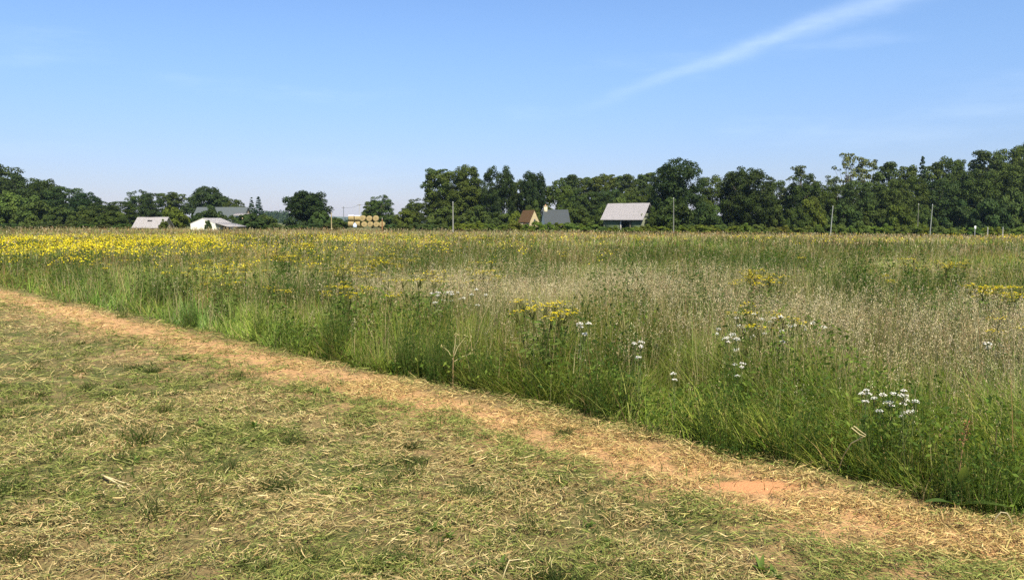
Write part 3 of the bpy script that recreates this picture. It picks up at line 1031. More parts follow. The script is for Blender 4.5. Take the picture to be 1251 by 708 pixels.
def build_slate_house():
    Y = 162.0
    xl, xr = pix_x(661, Y), pix_x(691, Y)
    L = xr - xl; x = (xl + xr) / 2 + .5; z0 = gz(x, Y + 2)
    ridge = float(at(680, 256, Y + 2.2)[2]) - z0
    eave = float(at(680, 272.5, Y)[2]) - z0
    e = empty('slate_roofed_house', (x, Y + 2.2, z0), R(9))
    tag(e, 'small white walled house with a steep dark slate roof and cream chimney', 'house')
    W = 4.4
    qb = QB(); gable_walls(qb, L, W, eave + .05, ridge - .08, WHITE)
    link('wall', qb.mesh('wall', M_WALL), e)
    r = link('roof', gable_roof(L, W, eave, ridge - .1, 0.2, 0.1, 0.04).mesh('roof', M_SLATE), e)
    c = QB(); boxq(c, (-L / 2 + .1, -.35, ridge - 1.0), (-L / 2 + .75, .35, ridge + .62), CREAM)
    boxq(c, (-L / 2 + .04, -.41, ridge + .622), (-L / 2 + .81, .41, ridge + .74), CREAM)
    tube(c, [(-L / 2 + .42, 0, ridge + .742), (-L / 2 + .42, 0, ridge + 1.05)], [.13, .11], (.5, .25, .15), 8)
    link('chimney', c.mesh('chimney', M_STONE), r)
    part_box('door', e, (-.4, -W / 2 - .04, 0), (.5, -W / 2 - .004, max(.5, eave - .1)), (.15, .18, .2), M_WOOD)
    w = part_box('window', e, (1.2, -W / 2 - .04, .4), (2.0, -W / 2 - .004, max(.9, eave - .15)), (.75, .73, .68), M_WALL)
    part_box('pane', w, (1.28, -W / 2 - .05, .48), (1.92, -W / 2 - .044, max(.8, eave - .22)), (.03, .04, .05), M_FILM)


def build_barn():
    Y = 158.0
    a = R(-30)
    x = pix_x(771, Y + 4); z0 = gz(x, Y + 4)
    ridge = float(at(774, 248, Y + 4)[2]) - z0
    eave = float(at(760, 266, Y + 1)[2]) - z0
    W, L = 6.4, 8.0
    e = empty('open_barn', (x - .5, Y + 4.4, z0), R(-30))
    tag(e, 'open fronted barn with a big pale pinkish grey pitched roof', 'barn')
    qb = QB()
    hl, hw = L / 2, W / 2
    boxq(qb, (-hl, hw - .2, -.6), (hl, hw, eave), (.10, .12, .07))
    boxq(qb, (-hl, -hw, -.6), (-hl + .2, hw - .203, eave), (.16, .17, .11))
    boxq(qb, (hl - .2, -hw, -.6), (hl, hw - .203, eave), (.16, .17, .11))
    boxq(qb, (-hl + .203, -hw, -.6), (-0.6, -hw + .2, eave), (.10, .13, .07))
    boxq(qb, (1.9, -hw, -.6), (hl - .203, -hw + .2, eave), (.10, .13, .07))
    link('wall', qb.mesh('wall', M_WOOD), e)
    link('roof', gable_roof(L, W, eave, ridge - .12, 0.5, 0.1, 0.05).mesh('roof', M_BARNROOF), e)
    for xx in (-0.35, 1.65):
        part_box('post', e, (xx - .12, -hw - .03, -.5), (xx + .12, -hw + .2, eave - .05), (.5, .47, .42) if xx < 0 else (.14, .12, .09), M_WOOD,
                 'pale upright post' if xx < 0 else None)
    part_box('gable_boarding', e, (hl - .16, -hw + .3, eave + .01), (hl - .04, hw - .3, eave + .9), (.16, .17, .11), M_WOOD)


build_shed(); build_white_building(); build_farmhouse(); build_cottage(); build_slate_house(); build_barn()


# low farm things between the buildings
def pole(name, px, top, bot, Y, lean, label, r=0.11, col=(.45, .44, .42), arms=0, group=None, cat='pole'):
    p0 = at(px, bot, Y); x = float(p0[0]); z0 = gz(x, Y)
    h = float(at(px, top, Y)[2]) - z0
    e = empty(name, (x, Y, z0)); tag(e, label, cat, group)
    qb = QB()
    tube(qb, [(0, 0, -.5), (lean * h * .5, 0, h * .5), (lean * h, 0, h)], [r * 1.25, r, r * .8], col, 10)
    link('shaft', qb.mesh('shaft', M_WOOD, True), e)
    if arms:
        c = QB(); boxq(c, (lean * h - .7, -.06 - r, h - .55), (lean * h + .7, -r, h - .43), (.25, .22, .18))
        link('crossarm', c.mesh('crossarm', M_WOOD), e)
    for k in range(2 if arms else 1):
        i = QB(); xx = lean * h + ((-.55 if k == 0 else .55) if arms else 0)
        zz = h - .42 if arms else h
        yy = -r - .03 if arms else 0
        tube(i, [(xx, yy, zz), (xx, yy, zz + .1), (xx, yy, zz + .14), (xx, yy, zz + .24)], [.035, .07, .05, .06], (.55, .55, .52), 8)
        link('insulator', i.mesh('insulator', M_FILM, True), e)
    return e


pole('utility_pole', 553.5, 248, 277, 128, 0.0, 'pale grey utility pole standing before the tall middle trees', .095, (.29, .28, .25), 0)
pole('utility_pole', 823, 243, 279, 140, -.015, 'thin dark grey utility pole in front of the very big tree', .085, (.20, .20, .17), 0)
pole('utility_pole', 1014.5, 253, 279, 143, .06, 'pale utility pole leaning right below the airy trees', .085, (.30, .31, .28), 0)
pole('utility_pole', 1136, 251, 281, 144, .05, 'grey utility pole leaning slightly right near the right hand wood', .085, (.26, .27, .24), 0)
pole('bare_trunk', 1121, 250, 280, 150, .0, 'faint thin bare trunk left of the right hand leaning pole', .07, (.18, .18, .13), 0, cat='trunk')
pole('utility_pole', 420, 252, 276, 300, 0, 'thin far utility pole above the left end of the bales', .16, (.22, .24, .26), 1)
pole('utility_pole', 439.5, 248.5, 276, 270, 0, 'pale far utility pole rising over the bale stack', .16, (.5, .5, .5), 1)
pole('wooden_post', 405, 260, 276, 165, 0, 'yellowish wooden post at the right foot of the lone dome tree', .10, (.40, .32, .16), 0, cat='post')
pole('wooden_post', 467, 267.5, 276, 165, 0, 'short reddish brown post right of the hay bales', .13, (.28, .14, .06), 0, cat='post')
pole('wooden_post', 1206.5, 279, 285, 139, 0, 'short pale fence post right of the white marker post', .09, (.42, .40, .36), 0, cat='post')
pole('wooden_post', 1225, 279, 285, 139, 0, 'short pale fence post nearest the right picture edge', .09, (.42, .40, .36), 0, cat='post')


def wire():
    a = at(420, 253.4, 300); b = at(439.5, 249.8, 270); c = at(475, 247, 215)
    qb = QB()
    for (p, q) in ((a, b), (b, c)):
        t = np.linspace(0, 1, 14)[:, None]
        pts = p * (1 - t) + q * t
        pts[:, 2] -= (4 * t * (1 - t))[:, 0] * 0.5
        tube(qb, pts, .03, (.08, .08, .08), 4)
    o = link('power_line', qb.mesh('power_line', M_FILM))
    tag(o, 'thin overhead wire sagging between the two far utility poles', 'wire')


wire()


def marker_post():
    Y = 138.0
    x = pix_x(1191.5, Y); z0 = gz(x, Y); h = float(at(1191, 276, Y)[2]) - z0
    e = empty('marker_post', (x, Y, z0)); tag(e, 'small white marker post with a flat head at the far edge of the field', 'marker post')
    q = QB(); tube(q, [(0, 0, -.3), (0, 0, h)], [.05, .05], (.5, .5, .48), 8); link('post', q.mesh('post', M_WOOD), e)
    q = QB(); boxq(q, (-.14, -.075, h - .62), (.14, -.051, h), (.8, .8, .78)); link('plate', q.mesh('plate', M_FILM), e)


marker_post()


# hay bales
def bale_mesh(name, r, l, seed):
    rs = np.random.default_rng(seed)
    qb = QB()
    prof = [(-.5, 0.02), (-.5, .35), (-.49, .62), (-.5, .86), (-.46, .97), (-.3, 1.0), (-.1, .985), (.1, 1.0), (.3, .985), (.46, .97), (.5, .86), (.49, .62), (.5, .35), (.5, .02)]
    n = 24; co = []
    for (a, q) in prof:
        for k in range(n):
            th = 2 * math.pi * k / n
            rr = r * q * (1 + .02 * (rs.random() - .5))
            z = r + rr * math.sin(th)
            z = max(z, 0.06 * r)                            # flattened where it sits
            co.append((a * l + .01 * (rs.random() - .5), rr * math.cos(th), z))
    fa = [[i * n + j, i * n + (j + 1) % n, (i + 1) * n + (j + 1) % n, (i + 1) * n + j] for i in range(len(prof) - 1) for j in range(n)]
    col = []
    for (a, q) in prof:
        c = np.array((.40, .31, .14)) if abs(a) < .47 else np.array((.46, .35, .16)) * (0.8 if q < .4 else (1.05 if q < .7 else .92))
        col += [c] * n
    qb.add(co, fa, np.array(col))
    return qb.mesh(name, M_HAY)


def bales():
    Y = 168.0
    me = [bale_mesh('round_bale', 0.62, 1.15, s) for s in range(3)]
    G = 'round hay bales in the stack'
    k = Y / FPX
    rows = [(429, 0, 0, 'bottom bale at the left end, below the first capped bale'), (437, 0, 1, 'bottom bale below the second capped bale'),
            (445, 0, 2, 'bottom bale under the first bare upper bale'), (453, 0, 0, 'bottom bale under the middle bare upper bale'), (460, 0, 1, 'bottom bale under the last upper bale'),
            (467, 0, 2, 'lone bottom bale at the right end of the stack'),
            (429.5, 1, 1, 'left upper bale wearing a white cap'), (436.8, 1, 0, 'second upper bale wearing a white cap'),
            (443.6, 1, 2, 'upper bale with a dark centre right of the capped pair'), (451.5, 1, 0, 'brightest upper bale in the middle of the row'),
            (459.5, 1, 1, 'greyish upper bale at the right end of the row')]
    bz = float(at(445, 273.4, Y)[2])
    for i, (px, lev, s, lab) in enumerate(rows):
        x = pix_x(px, Y)
        z = bz - 0.62 + (1.10 * lev)
        if lev == 0:
            z = bz - 0.7
        e = empty('round_hay_bale', (x, Y + random.uniform(-.15, .15), z), R(90 + random.uniform(-14, 14)) if i not in (6, 7, 0, 1) else R(random.uniform(-8, 8)))
        tag(e, 'round straw hay bale, ' + lab, 'hay bale', G)
        e.scale = (random.uniform(.92, 1.04), random.uniform(.94, 1.06), random.uniform(.93, 1.03))
        link('bale_body', me[s], e)
        if i in (6, 7):
            q = QB(); th = np.linspace(R(52), R(128), 9); xs = np.linspace(-.6, .6, 4)
            A, Bx = np.meshgrid(th, xs)
            co = np.stack([Bx, .66 * np.cos(A), .62 + .66 * np.sin(A)], -1)
            co2 = np.stack([Bx, .70 * np.cos(A), .62 + .70 * np.sin(A)], -1)
            idx = np.arange(A.size).reshape(A.shape)
            fa = np.stack([idx[:-1, :-1], idx[:-1, 1:], idx[1:, 1:], idx[1:, :-1]], -1).reshape(-1, 4)
            q.add(co.reshape(-1, 3), fa, (.74, .72, .76)); q.add(co2.reshape(-1, 3), fa, (.74, .72, .76))
            link('plastic_cap', q.mesh('plastic_cap', M_FILM, True), e)
    # pale blue bag leaning on the stack
    q = QB()
    th = np.linspace(0, 2 * math.pi, 12, endpoint=False)
    prof = [(0, .05), (0.0, .36), (.2, .42), (.55, .38), (.75, .25), (.85, .12), (.98, .16)]
    co = [(rr * math.cos(t) * (1 + .12 * math.sin(3 * t)), rr * .8 * math.sin(t), z) for (z, rr) in prof for t in th]
    fa = [[i * 12 + j, i * 12 + (j + 1) % 12, (i + 1) * 12 + (j + 1) % 12, (i + 1) * 12 + j] for i in range(len(prof) - 1) for j in range(12)]
    q.add(co, fa, (.58, .66, .80))
    o = link('plastic_sack', q.mesh('plastic_sack', M_FILM, True), None, (pix_x(433.5, Y - 1), Y - 1.1, bz - .75))
    tag(o, 'pale blue white plastic sack leaning against the foot of the bale stack', 'sack')


bales()

# ------------------------------------------------------------------ meadow
def wedge(n, d0, d1, p=1.4, amax=45):
    """points in front of the camera with areal density falling as d^-p"""
    u = rng.random(n)
    q = 2 - p
    d = (d0 ** q + u * (d1 ** q - d0 ** q)) ** (1 / q) if abs(q) > 1e-6 else d0 * (d1 / d0) ** u
    th = np.radians(rng.uniform(-amax, amax, n))
    return np.stack([np.sin(th) * d, np.cos(th) * d], -1), d


def mheight(x, y):
    e = edge(x, y)
    h = 0.42 + 0.20 * sstep(e, 0.0, 2.2) + 0.12 * (fbm(x, y, 0.35, 21, 3) - .5) + 0.34 * (fbm(x, y, 1.2, 22, 3) - .5) + 0.30 * (sstep(fbm(x, y, 2.3, 23, 2), .45, .75) - .35) * (1 - sstep(e, 1.0, 4.0))
    return h


def far_limit(x, y):
    return y < 150 - 0.02 * x


def jitter_cols(pal, w, n):
    pal = np.array(pal); w = np.array(w, float); w /= w.sum()
    c = pal[rng.choice(len(pal), n, p=w)]
    return c * (0.75 + 0.5 * rng.random((n, 1))) * (1 + 0.12 * (rng.random((n, 3)) - .5))


def fields(x, y):
    """what grows where: share of lush green, of pale seed heads, of red-brown sorrel"""
    e = edge(x, y); d = np.hypot(x, y)
    big = fbm(x, y, 0.16, 51, 4); mid = fbm(x, y, 0.5, 52, 3)
    seed = sstep(e, 0.5, 2.6) * (1 - 0.62 * sstep(d, 14, 24)) * sstep(big * 0.55 + mid * 0.45, 0.43, 0.60)
    u = x / np.maximum(y, 1)
    seed = seed * (0.6 + 0.4 * sstep(u, -0.35, 0.1))
    red = sstep(d, 13, 34) * (.25 + .75 * sstep(fbm(x, y * .7, 0.11, 53, 4), 0.42, 0.58))
    lush = (1 - sstep(e, 0.2, 2.5)) * 0.8 + sstep(fbm(x, y, 0.2, 54, 3), 0.5, 0.7) * 0.6
    belt = sstep(u, 0.0, .18) * sstep(d, 15, 22) * (1 - sstep(d, 55, 75)) * sstep(fbm(x, y, 0.14, 55, 3), .34, .48)
    seed = seed * (1 - .9 * belt); red = red * (1 - .5 * belt); lush = lush + .7 * belt
    return np.clip(seed, 0, 1), np.clip(red, 0, 1), np.clip(lush, 0, 1)


def scatter_meadow():
    # ---- leaves and stalks
    gb = QB()
    zones = ((290000, 3.5, 13, 0.9, 3, 0.0054), (230000, 13, 42, 1.4, 3, 0.009), (170000, 42, 175, 1.55, 2, 0.036))
    for zi, (n, d0, d1, p, seg, w0) in enumerate(zones):
        P, d = wedge(n, d0, d1, p)
        x, y = P[:, 0], P[:, 1]
        e = edge(x, y)
        dens = sstep(fbm(x, y, 1.5, 63, 3), .30, .58)
        k = (e > 0.0) & far_limit(x, y) & (rng.random(n) < .3 + .7 * dens)
        # thin out along the very edge
        P, d, e = P[k], d[k], e[k]; x, y = P[:, 0], P[:, 1]; n = len(x)
        seed, red, lush = fields(x, y)
        H = mheight(x, y)
        h = H * rng.uniform(0.55, 1.12, n)
        w = w0 * rng.uniform(0.6, 1.5, n) * (d / d0) ** (0.55 if zi else 0.35)
        az = rng.uniform(0, 6.283, n)
        lean = np.abs(rng.normal(0.12, 0.12, n)); curve = np.abs(rng.normal(0.25, 0.25, n))
        flop = sstep(fbm(x, y, .55, 64, 3), .56, .70)
        lean = lean + .55 * flop * rng.random(n); az = np.where(rng.random(n) < .75 * flop, 12 * fbm(x, y, .3, 65, 2) + rng.normal(0, .4, n), az)
        low = rng.random(n) < 0.25 + 0.3 * lush
        h = np.where(low, h * 0.7, h); curve = np.where(low, curve + 0.35, curve)
        c = jitter_cols([(0.16, 0.225, 0.032), (0.22, 0.28, 0.048), (0.09, 0.15, 0.025), (0.32, 0.34, 0.09)], (3, 3, 1.6, 2.2), n)
        dry = jitter_cols([(0.34, 0.27, 0.12), (0.27, 0.20, 0.09), (0.22, 0.21, 0.09)], (2, 2, 2), n)
        rd = jitter_cols([(0.20, 0.095, 0.04), (0.27, 0.15, 0.065), (0.30, 0.22, 0.10)], (1.5, 2, 1.5), n)
        fardry = sstep(d, 70, 120) * 0.45
        isdry = rng.random(n) < 0.14 + 0.30 * seed * (1 - lush) + fardry
        isred = rng.random(n) < np.clip(0.34 * red + .22 * sstep(d, 18, 40) * sstep(fbm(x, y, .35, 66, 3), .5, .66), 0, .6)
        c = np.where(isdry[:, None], dry, c); c = np.where(isred[:, None], rd, c)
        patch = (0.55 + 0.85 * sstep(fbm(x, y, 0.26, 58, 4), .32, .68)) * (0.8 + .4 * sstep(fbm(x, y, 1.2, 59, 2), .3, .7))
        hue = fbm(x, y, 0.8, 60, 3) - .5
        patch = patch * (1 + sstep(d, 18, 30) * .9 * (sstep(fbm(x, y * .7, .11, 69, 3), .36, .62) - .55))
        c = c * patch[:, None] * np.stack([1 + .7 * hue - .16 * lush, 1 + .2 * hue, 1 - .4 * hue], -1)
        pos = np.stack([x, y, ground_z(x, y) - 0.02], -1)
        tw = rng.uniform(0, 6.283, n)
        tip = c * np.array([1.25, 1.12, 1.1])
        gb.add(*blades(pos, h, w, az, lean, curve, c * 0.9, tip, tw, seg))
    P, d = wedge(26000, 3.6, 22, .9)
    x, y = P[:, 0], P[:, 1]; e = edge(x, y)
    k = (e > .05) & (rng.random(len(x)) < .35 + .65 * sstep(fbm(x, y, .9, 68, 3), .45, .62)); x, y, d = x[k], y[k], d[k]; n = len(x)
    cs = jitter_cols([(.52, .43, .20), (.36, .34, .12), (.26, .32, .09), (.34, .20, .09)], (3, 2, 3, 1), n)
    gb.add(*blades(np.stack([x, y, ground_z(x, y)], -1), mheight(x, y) * rng.uniform(.8, 1.35, n), .0055 * (d / 4) ** .5 * rng.uniform(.6, 1.3, n), rng.uniform(0, 6.28, n), np.abs(rng.normal(.06, .07, n)), np.abs(rng.normal(.05, .06, n)), cs * .8, cs, rng.uniform(0, 6.28, n), 3))
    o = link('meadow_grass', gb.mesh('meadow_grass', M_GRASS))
    tag(o, 'tall uncut meadow grass, green with dry stalks', 'grass', kind='stuff')

    # ---- broad leaves of clover, vetch and other herbs low in the growth
    fb = QB()
    for (n, d0, d1, p, s0) in ((130000, 3.5, 11, 0.9, 0.0175), (90000, 11, 40, 1.3, 0.027)):
        P, d = wedge(n, d0, d1, p)
        e = edge(P[:, 0], P[:, 1])
        keep = (e > -0.02) & (rng.random(n) < 0.25 + 0.75 * (1 - sstep(e, 0.4, 2.6)))
        P, d = P[keep], d[keep]; n = len(P)
        x, y = P[:, 0], P[:, 1]
        clump = fbm(x, y, 0.8, 61, 3)
        H = mheight(x, y) * (0.25 + 0.9 * sstep(clump, 0.3, 0.7))
        z = ground_z(x, y) + H * rng.random(n) ** 0.7
        nrm = randdir(n) * 0.8 + np.array([0, 0, 0.7])
        c = jitter_cols([(0.09, 0.145, 0.022), (0.12, 0.175, 0.028), (0.17, 0.225, 0.04), (0.055, 0.10, 0.02)], (3, 3, 1.5, 2), n)
        s = s0 * rng.uniform(.6, 1.5, n) * (d / d0) ** 0.5
        fb.add(*cards(np.stack([x, y, z], -1), nrm, randdir(n), s * .7, s * 1.7, c))
    o = link('meadow_herbs', fb.mesh('meadow_herbs', M_GRASS))
    tag(o, 'low leafy herbs growing thickly between the meadow grasses', 'ground cover', kind='stuff')

    # ---- flowering grass: thin stems carrying loose pale panicles
    sb = QB()
    for (n, d0, d1, p, ns, w0, ss, L) in ((34000, 4.0, 13, 0.9, 22, 0.0026, 0.0060, 0.17), (46000, 13, 40, 1.35, 11, 0.0055, 0.0115, 0.20), (46000, 40, 175, 1.5, 4, 0.026, 0.05, 0.24)):
        P, d = wedge(n, d0, d1, p)
        x, y = P[:, 0], P[:, 1]
        e = edge(x, y)
        seed, red, lush = fields(x, y)
        k = (e > 0.12) & far_limit(x, y) & (rng.random(n) < np.clip(0.08 + 0.8 * seed + 0.30 * red, 0, 1) * (1 - .45 * sstep(d, 13, 30)))
        P, d, e = P[k], d[k], e[k]; x, y = P[:, 0], P[:, 1]; n = len(x)
        seed, red, lush = fields(x, y)
        h = mheight(x, y) * rng.uniform(0.95, 1.35, n) + 0.06
        az = rng.normal(0.6, 1.2, n); lean = np.abs(rng.normal(.08, .08, n)); curve = np.abs(rng.normal(.08, .08, n))
        g0 = ground_z(x, y)
        isred = rng.random(n) < 0.55 * red
        cs = jitter_cols([(0.16, 0.17, 0.06), (0.34, 0.28, 0.13), (0.40, 0.32, 0.16)], (2, 2, 2), n)
        ch = jitter_cols([(0.44, 0.37, 0.20), (0.36, 0.31, 0.15), (0.54, 0.46, 0.28), (0.30, 0.20, 0.11)], (3, 2, 2, 1.5), n)
        ch = np.where(isred[:, None], jitter_cols([(0.27, 0.14, 0.055), (0.36, 0.25, 0.11)], (1, 2), n), ch)
        dk = (d / d0) ** 0.5
        w = w0 * rng.uniform(.7, 1.3, n) * dk
        pos = np.stack([x, y, g0 - .02], -1)
        sb.add(*blades(pos, h, w, az, lean, curve, cs, ch * .8, rng.uniform(0, 6.28, n), 3))
        # panicle
        s = 1 - (rng.random((n, ns)) ** 1.1) * L / h[:, None]
        off = (lean[:, None] * s + curve[:, None] * s ** 2) * h[:, None]
        zz = h[:, None] * (s - .38 * curve[:, None] * s ** 2.2)
        spread = (0.012 + 0.05 * (1 - s) * h[:, None] / L * 1.2) * (1 + 0.3 * (d[:, None] / 20))
        a2 = rng.uniform(0, 6.28, (n, ns))
        px = x[:, None] + np.cos(az)[:, None] * off + np.cos(a2) * spread * rng.random((n, ns))
        py = y[:, None] + np.sin(az)[:, None] * off + np.sin(a2) * spread * rng.random((n, ns))
        pz = g0[:, None] + zz + rng.normal(0, .01, (n, ns))
        pp = np.stack([px, py, pz], -1).reshape(-1, 3)
        m = len(pp)
        ss_ = ss * np.repeat(dk, ns) * rng.uniform(.6, 1.4, m)
        cc = np.repeat(ch, ns, axis=0) * (0.8 + .35 * rng.random((m, 1)))
        up = np.array([0, 0, 1.0]) + 0.6 * randdir(m)
        sb.add(*cards(pp, randdir(m) + np.array([0, 0, .3]), up, ss_ * .55, ss_ * 1.6, cc))
    o = link('flowering_grass', sb.mesh('flowering_grass', M_DRY))
    tag(o, 'pale beige flowering grass heads standing over the meadow', 'grass', kind='stuff')


scatter_meadow()


# ------------------------------------------------------------------ flowering plants
YEL = [(0.80, 0.64, 0.015), (0.86, 0.74, 0.03), (0.66, 0.48, 0.02)]


def ragwort_protos(k):
    rs = np.random.default_rng(900 + k)
    st = QB(); heads = []
    nst = 2 + k % 3
    for s in range(nst):
        hd = QB()
        a = rs.random() * 6.28; q = .05 * rs.random()
        top = np.array([math.cos(a) * (q + .10), math.sin(a) * (q + .10), .62 + .14 * rs.random()])
        b = np.array([math.cos(a) * q, math.sin(a) * q, -0.02])
        tube(st, [b, b * .5 + top * .5 + [0, 0, .02], top], [.005, .004, .003], (.12, .12, .04), 4)
        n = 26
        t = rs.random(n) * .85
        pos = b + (top - b) * t[:, None] + rs.normal(scale=.03, size=(n, 3))
        st.add(*cards(pos, randdir(n) + [0, 0, .4], randdir(n), .022, .08, jitter_cols([(.10, .15, .03), (.13, .18, .04)], (1, 1), n)))
        m = 15
        aa = rs.random(m) * 6.28; rr = .07 * np.sqrt(rs.random(m))
        hp = top + np.stack([np.cos(aa) * rr, np.sin(aa) * rr, .03 - 2.2 * rr ** 2 + rs.normal(scale=.008, size=m)], -1)
        for p in hp[::3]:
            tube(st, [top - [0, 0, .07], p], [.002, .0015], (.13, .14, .04), 4)
        for ang in (0, 1.05, 2.1):          # each daisy head is a small rayed disc of three crossed petals pairs
            up = np.tile([math.cos(ang), math.sin(ang), 0.0], (m, 1))
            nn = np.tile([0, 0, 1.0], (m, 1)) + rs.normal(scale=.18, size=(m, 3))
            hd.add(*cards(hp + [0, 0, .0004 * ang], nn, up, .008, .020, jitter_cols(YEL, (2, 2, 1), m)))
        heads.append(hd.mesh('flower_head', M_PETAL))
    return st.mesh('stem', M_GRASS), heads


def umbel_protos(k):
    """white flat-topped yarrow / wild carrot"""
    rs = np.random.default_rng(950 + k)
    st = QB(); heads = []
    nst = 2 + k % 3
    for s in range(nst):
        hd = QB()
        a = rs.random() * 6.28; q = .03 + .09 * rs.random()
        top = np.array([math.cos(a) * q, math.sin(a) * q, .44 + .16 * rs.random()])
        tl = rs.normal(scale=1.4, size=2)
        b = np.array([math.cos(a) * .02, math.sin(a) * .02, -.02])
        tube(st, [b, b * .5 + top * .5, top], [.0035, .003, .002], (.22, .26, .10), 4)
        n = 22
        pos = b + (top - b) * (rs.random(n) * .8)[:, None] + rs.normal(scale=.025, size=(n, 3))
        st.add(*cards(pos, randdir(n), randdir(n), .012, .07, jitter_cols([(.11, .16, .04)], (1,), n)))
        m = 34; R0 = .026 + .012 * rs.random()
        aa = rs.random(m) * 6.28; rr = R0 * np.sqrt(rs.random(m))
        hp = top + np.stack([np.cos(aa) * rr, np.sin(aa) * rr, .020 - 9 * rr ** 2 + rr * .06 * tl[0] * np.cos(aa) + rs.normal(scale=.0035, size=m)], -1)
        for p in hp[::5]:
            tube(st, [top - [0, 0, .05], p], [.0016, .0012], (.15, .17, .07), 4)
        for ang in (0, 1.57):
            up = np.tile([math.cos(ang), math.sin(ang), 0.0], (m, 1))
            nn = np.tile([0, 0, 1.0], (m, 1)) + rs.normal(scale=.25, size=(m, 3))
            hd.add(*cards(hp + [0, 0, .0005 * ang], nn, up, .012, .014, jitter_cols([(.86, .84, .76), (.72, .69, .56)], (2, 1), m)))
        heads.append(hd.mesh('flower_head', M_PETAL))
    return st.mesh('stem', M_GRASS), heads


RAG = [ragwort_protos(k) for k in range(4)]
UMB = [umbel_protos(k) for k in range(4)]


def plant(name, protos, x, y, sc, label, cat, group, wsc=1.0):
    e = empty(name, (x, y, gz(x, y)), random.random() * 6.28)
    e.scale = (sc * wsc, sc * wsc, sc)
    tag(e, label, cat, group)
    st, hd = random.choice(protos)
    link('stem', st, e)
    for h in hd: link('flower_head', h, e)
    return e


def pix_on_top(px, py, h):
    """where a plant of height h at that pixel stands (near ground is flat)"""
    d = pdir(px, py)
    k = (EYE - h) / -d[2]
    return d[0] * k, d[1] * k


UL = 'white flat topped yarrow plant flowering near the meadow edge'
UG = 'white yarrow plants near the cut edge'
for (px, py, n, sx, sy) in ((1086, 487, 9, 26, 8), (1050, 484, 2, 12, 4), (953, 470, 4, 12, 4), (1013, 497, 5, 16, 6), (945, 398, 9, 60, 5), (885, 407, 5, 34, 5),
                            (862, 440, 2, 20, 14), (806, 458, 5, 20, 8), (772, 425, 4, 30, 14), (955, 528, 1, 3, 3), (625, 458, 1, 2, 2), (540, 356, 6, 20, 4), (570, 362, 3, 10, 4),
                            (700, 400, 3, 30, 20), (895, 450, 2, 20, 12), (605, 405, 2, 8, 4), (820, 470, 2, 10, 6), (330, 378, 3, 14, 3), (1180, 430, 1, 40, 20)):
    for i in range(max(1, int(n * .9))):
        qx, qy = px + random.gauss(0, sx * .6), py + random.gauss(0, sy * .5)
        h = random.uniform(.46, .60) if py > 440 else random.uniform(.62, .74)
        x, y = pix_on_top(qx, qy, h)
        if edge(np.array([x]), np.array([y]))[0] < .05 or y > 40: continue
        big = 1.25 if (px, py) in ((1086, 487), (953, 470)) else 1.0
        plant('yarrow_plant', UMB, x, y, h / .56, UL, 'wildflower', UG, big * random.uniform(.5, .8))

# ragwort: individual plants nearest the camera, a mass beyond
RL = 'yellow ragwort plant in bloom rising above the meadow grass'
RG = 'yellow ragwort plants in the meadow'
rag_spots = []
for (px, py, n, sx, sy) in ((150, 357, 12, 24, 10), (118, 340, 7, 14, 5), (590, 335, 6, 14, 3), (925, 340, 9, 13, 4), (930, 385, 3, 8, 4), (1090, 450, 5, 10, 6), (1215, 357, 11, 22, 3),
                            (885, 425, 4, 16, 6), (625, 420, 4, 16, 8), (660, 380, 4, 20, 8), (445, 355, 8, 40, 8), (350, 315, 14, 20, 5), (375, 300, 16, 18, 4), (250, 330, 10, 40, 10),
                            (60, 335, 8, 30, 8), (30, 320, 10, 20, 5), (300, 345, 10, 50, 12), (520, 345, 8, 30, 8), (1240, 395, 3, 8, 4), (1075, 340, 1, 8, 3), (1110, 325, 3, 24, 3),
                            (1165, 325, 4, 14, 3), (430, 330, 12, 40, 6), (180, 345, 10, 20, 8), (560, 430, 2, 10, 6), (700, 440, 2, 20, 10), (465, 320, 10, 20, 3)):
    for i in range(max(1, n // 3) if py > 400 else n):
        h = random.uniform(.66, .82)
        x, y = pix_on_top(px + random.gauss(0, sx * .6), py + random.gauss(0, sy * .6), h)
        if edge(np.array([x]), np.array([y]))[0] > .25 and y < 60: rag_spots.append((x, y, h))
P, d = wedge(900, 14, 60, 1.0, 36)
for (x, y) in P:
    u = x / y; dd = math.hypot(x, y)
    if len(rag_spots) >= 290: break
    if edge(np.array([x]), np.array([y]))[0] < .5: continue
    if random.random() < .35 * float(sstep(-u, -.15, .45)) + .02: rag_spots.append((x, y, random.uniform(.64, .84)))
rag_spots = rag_spots[:290]
for (x, y, h) in rag_spots:
    plant('ragwort_plant', RAG, x, y, h / .70, RL, 'wildflower', RG, (.85 if y < 7 else 1.3) * random.uniform(.9, 1.3))


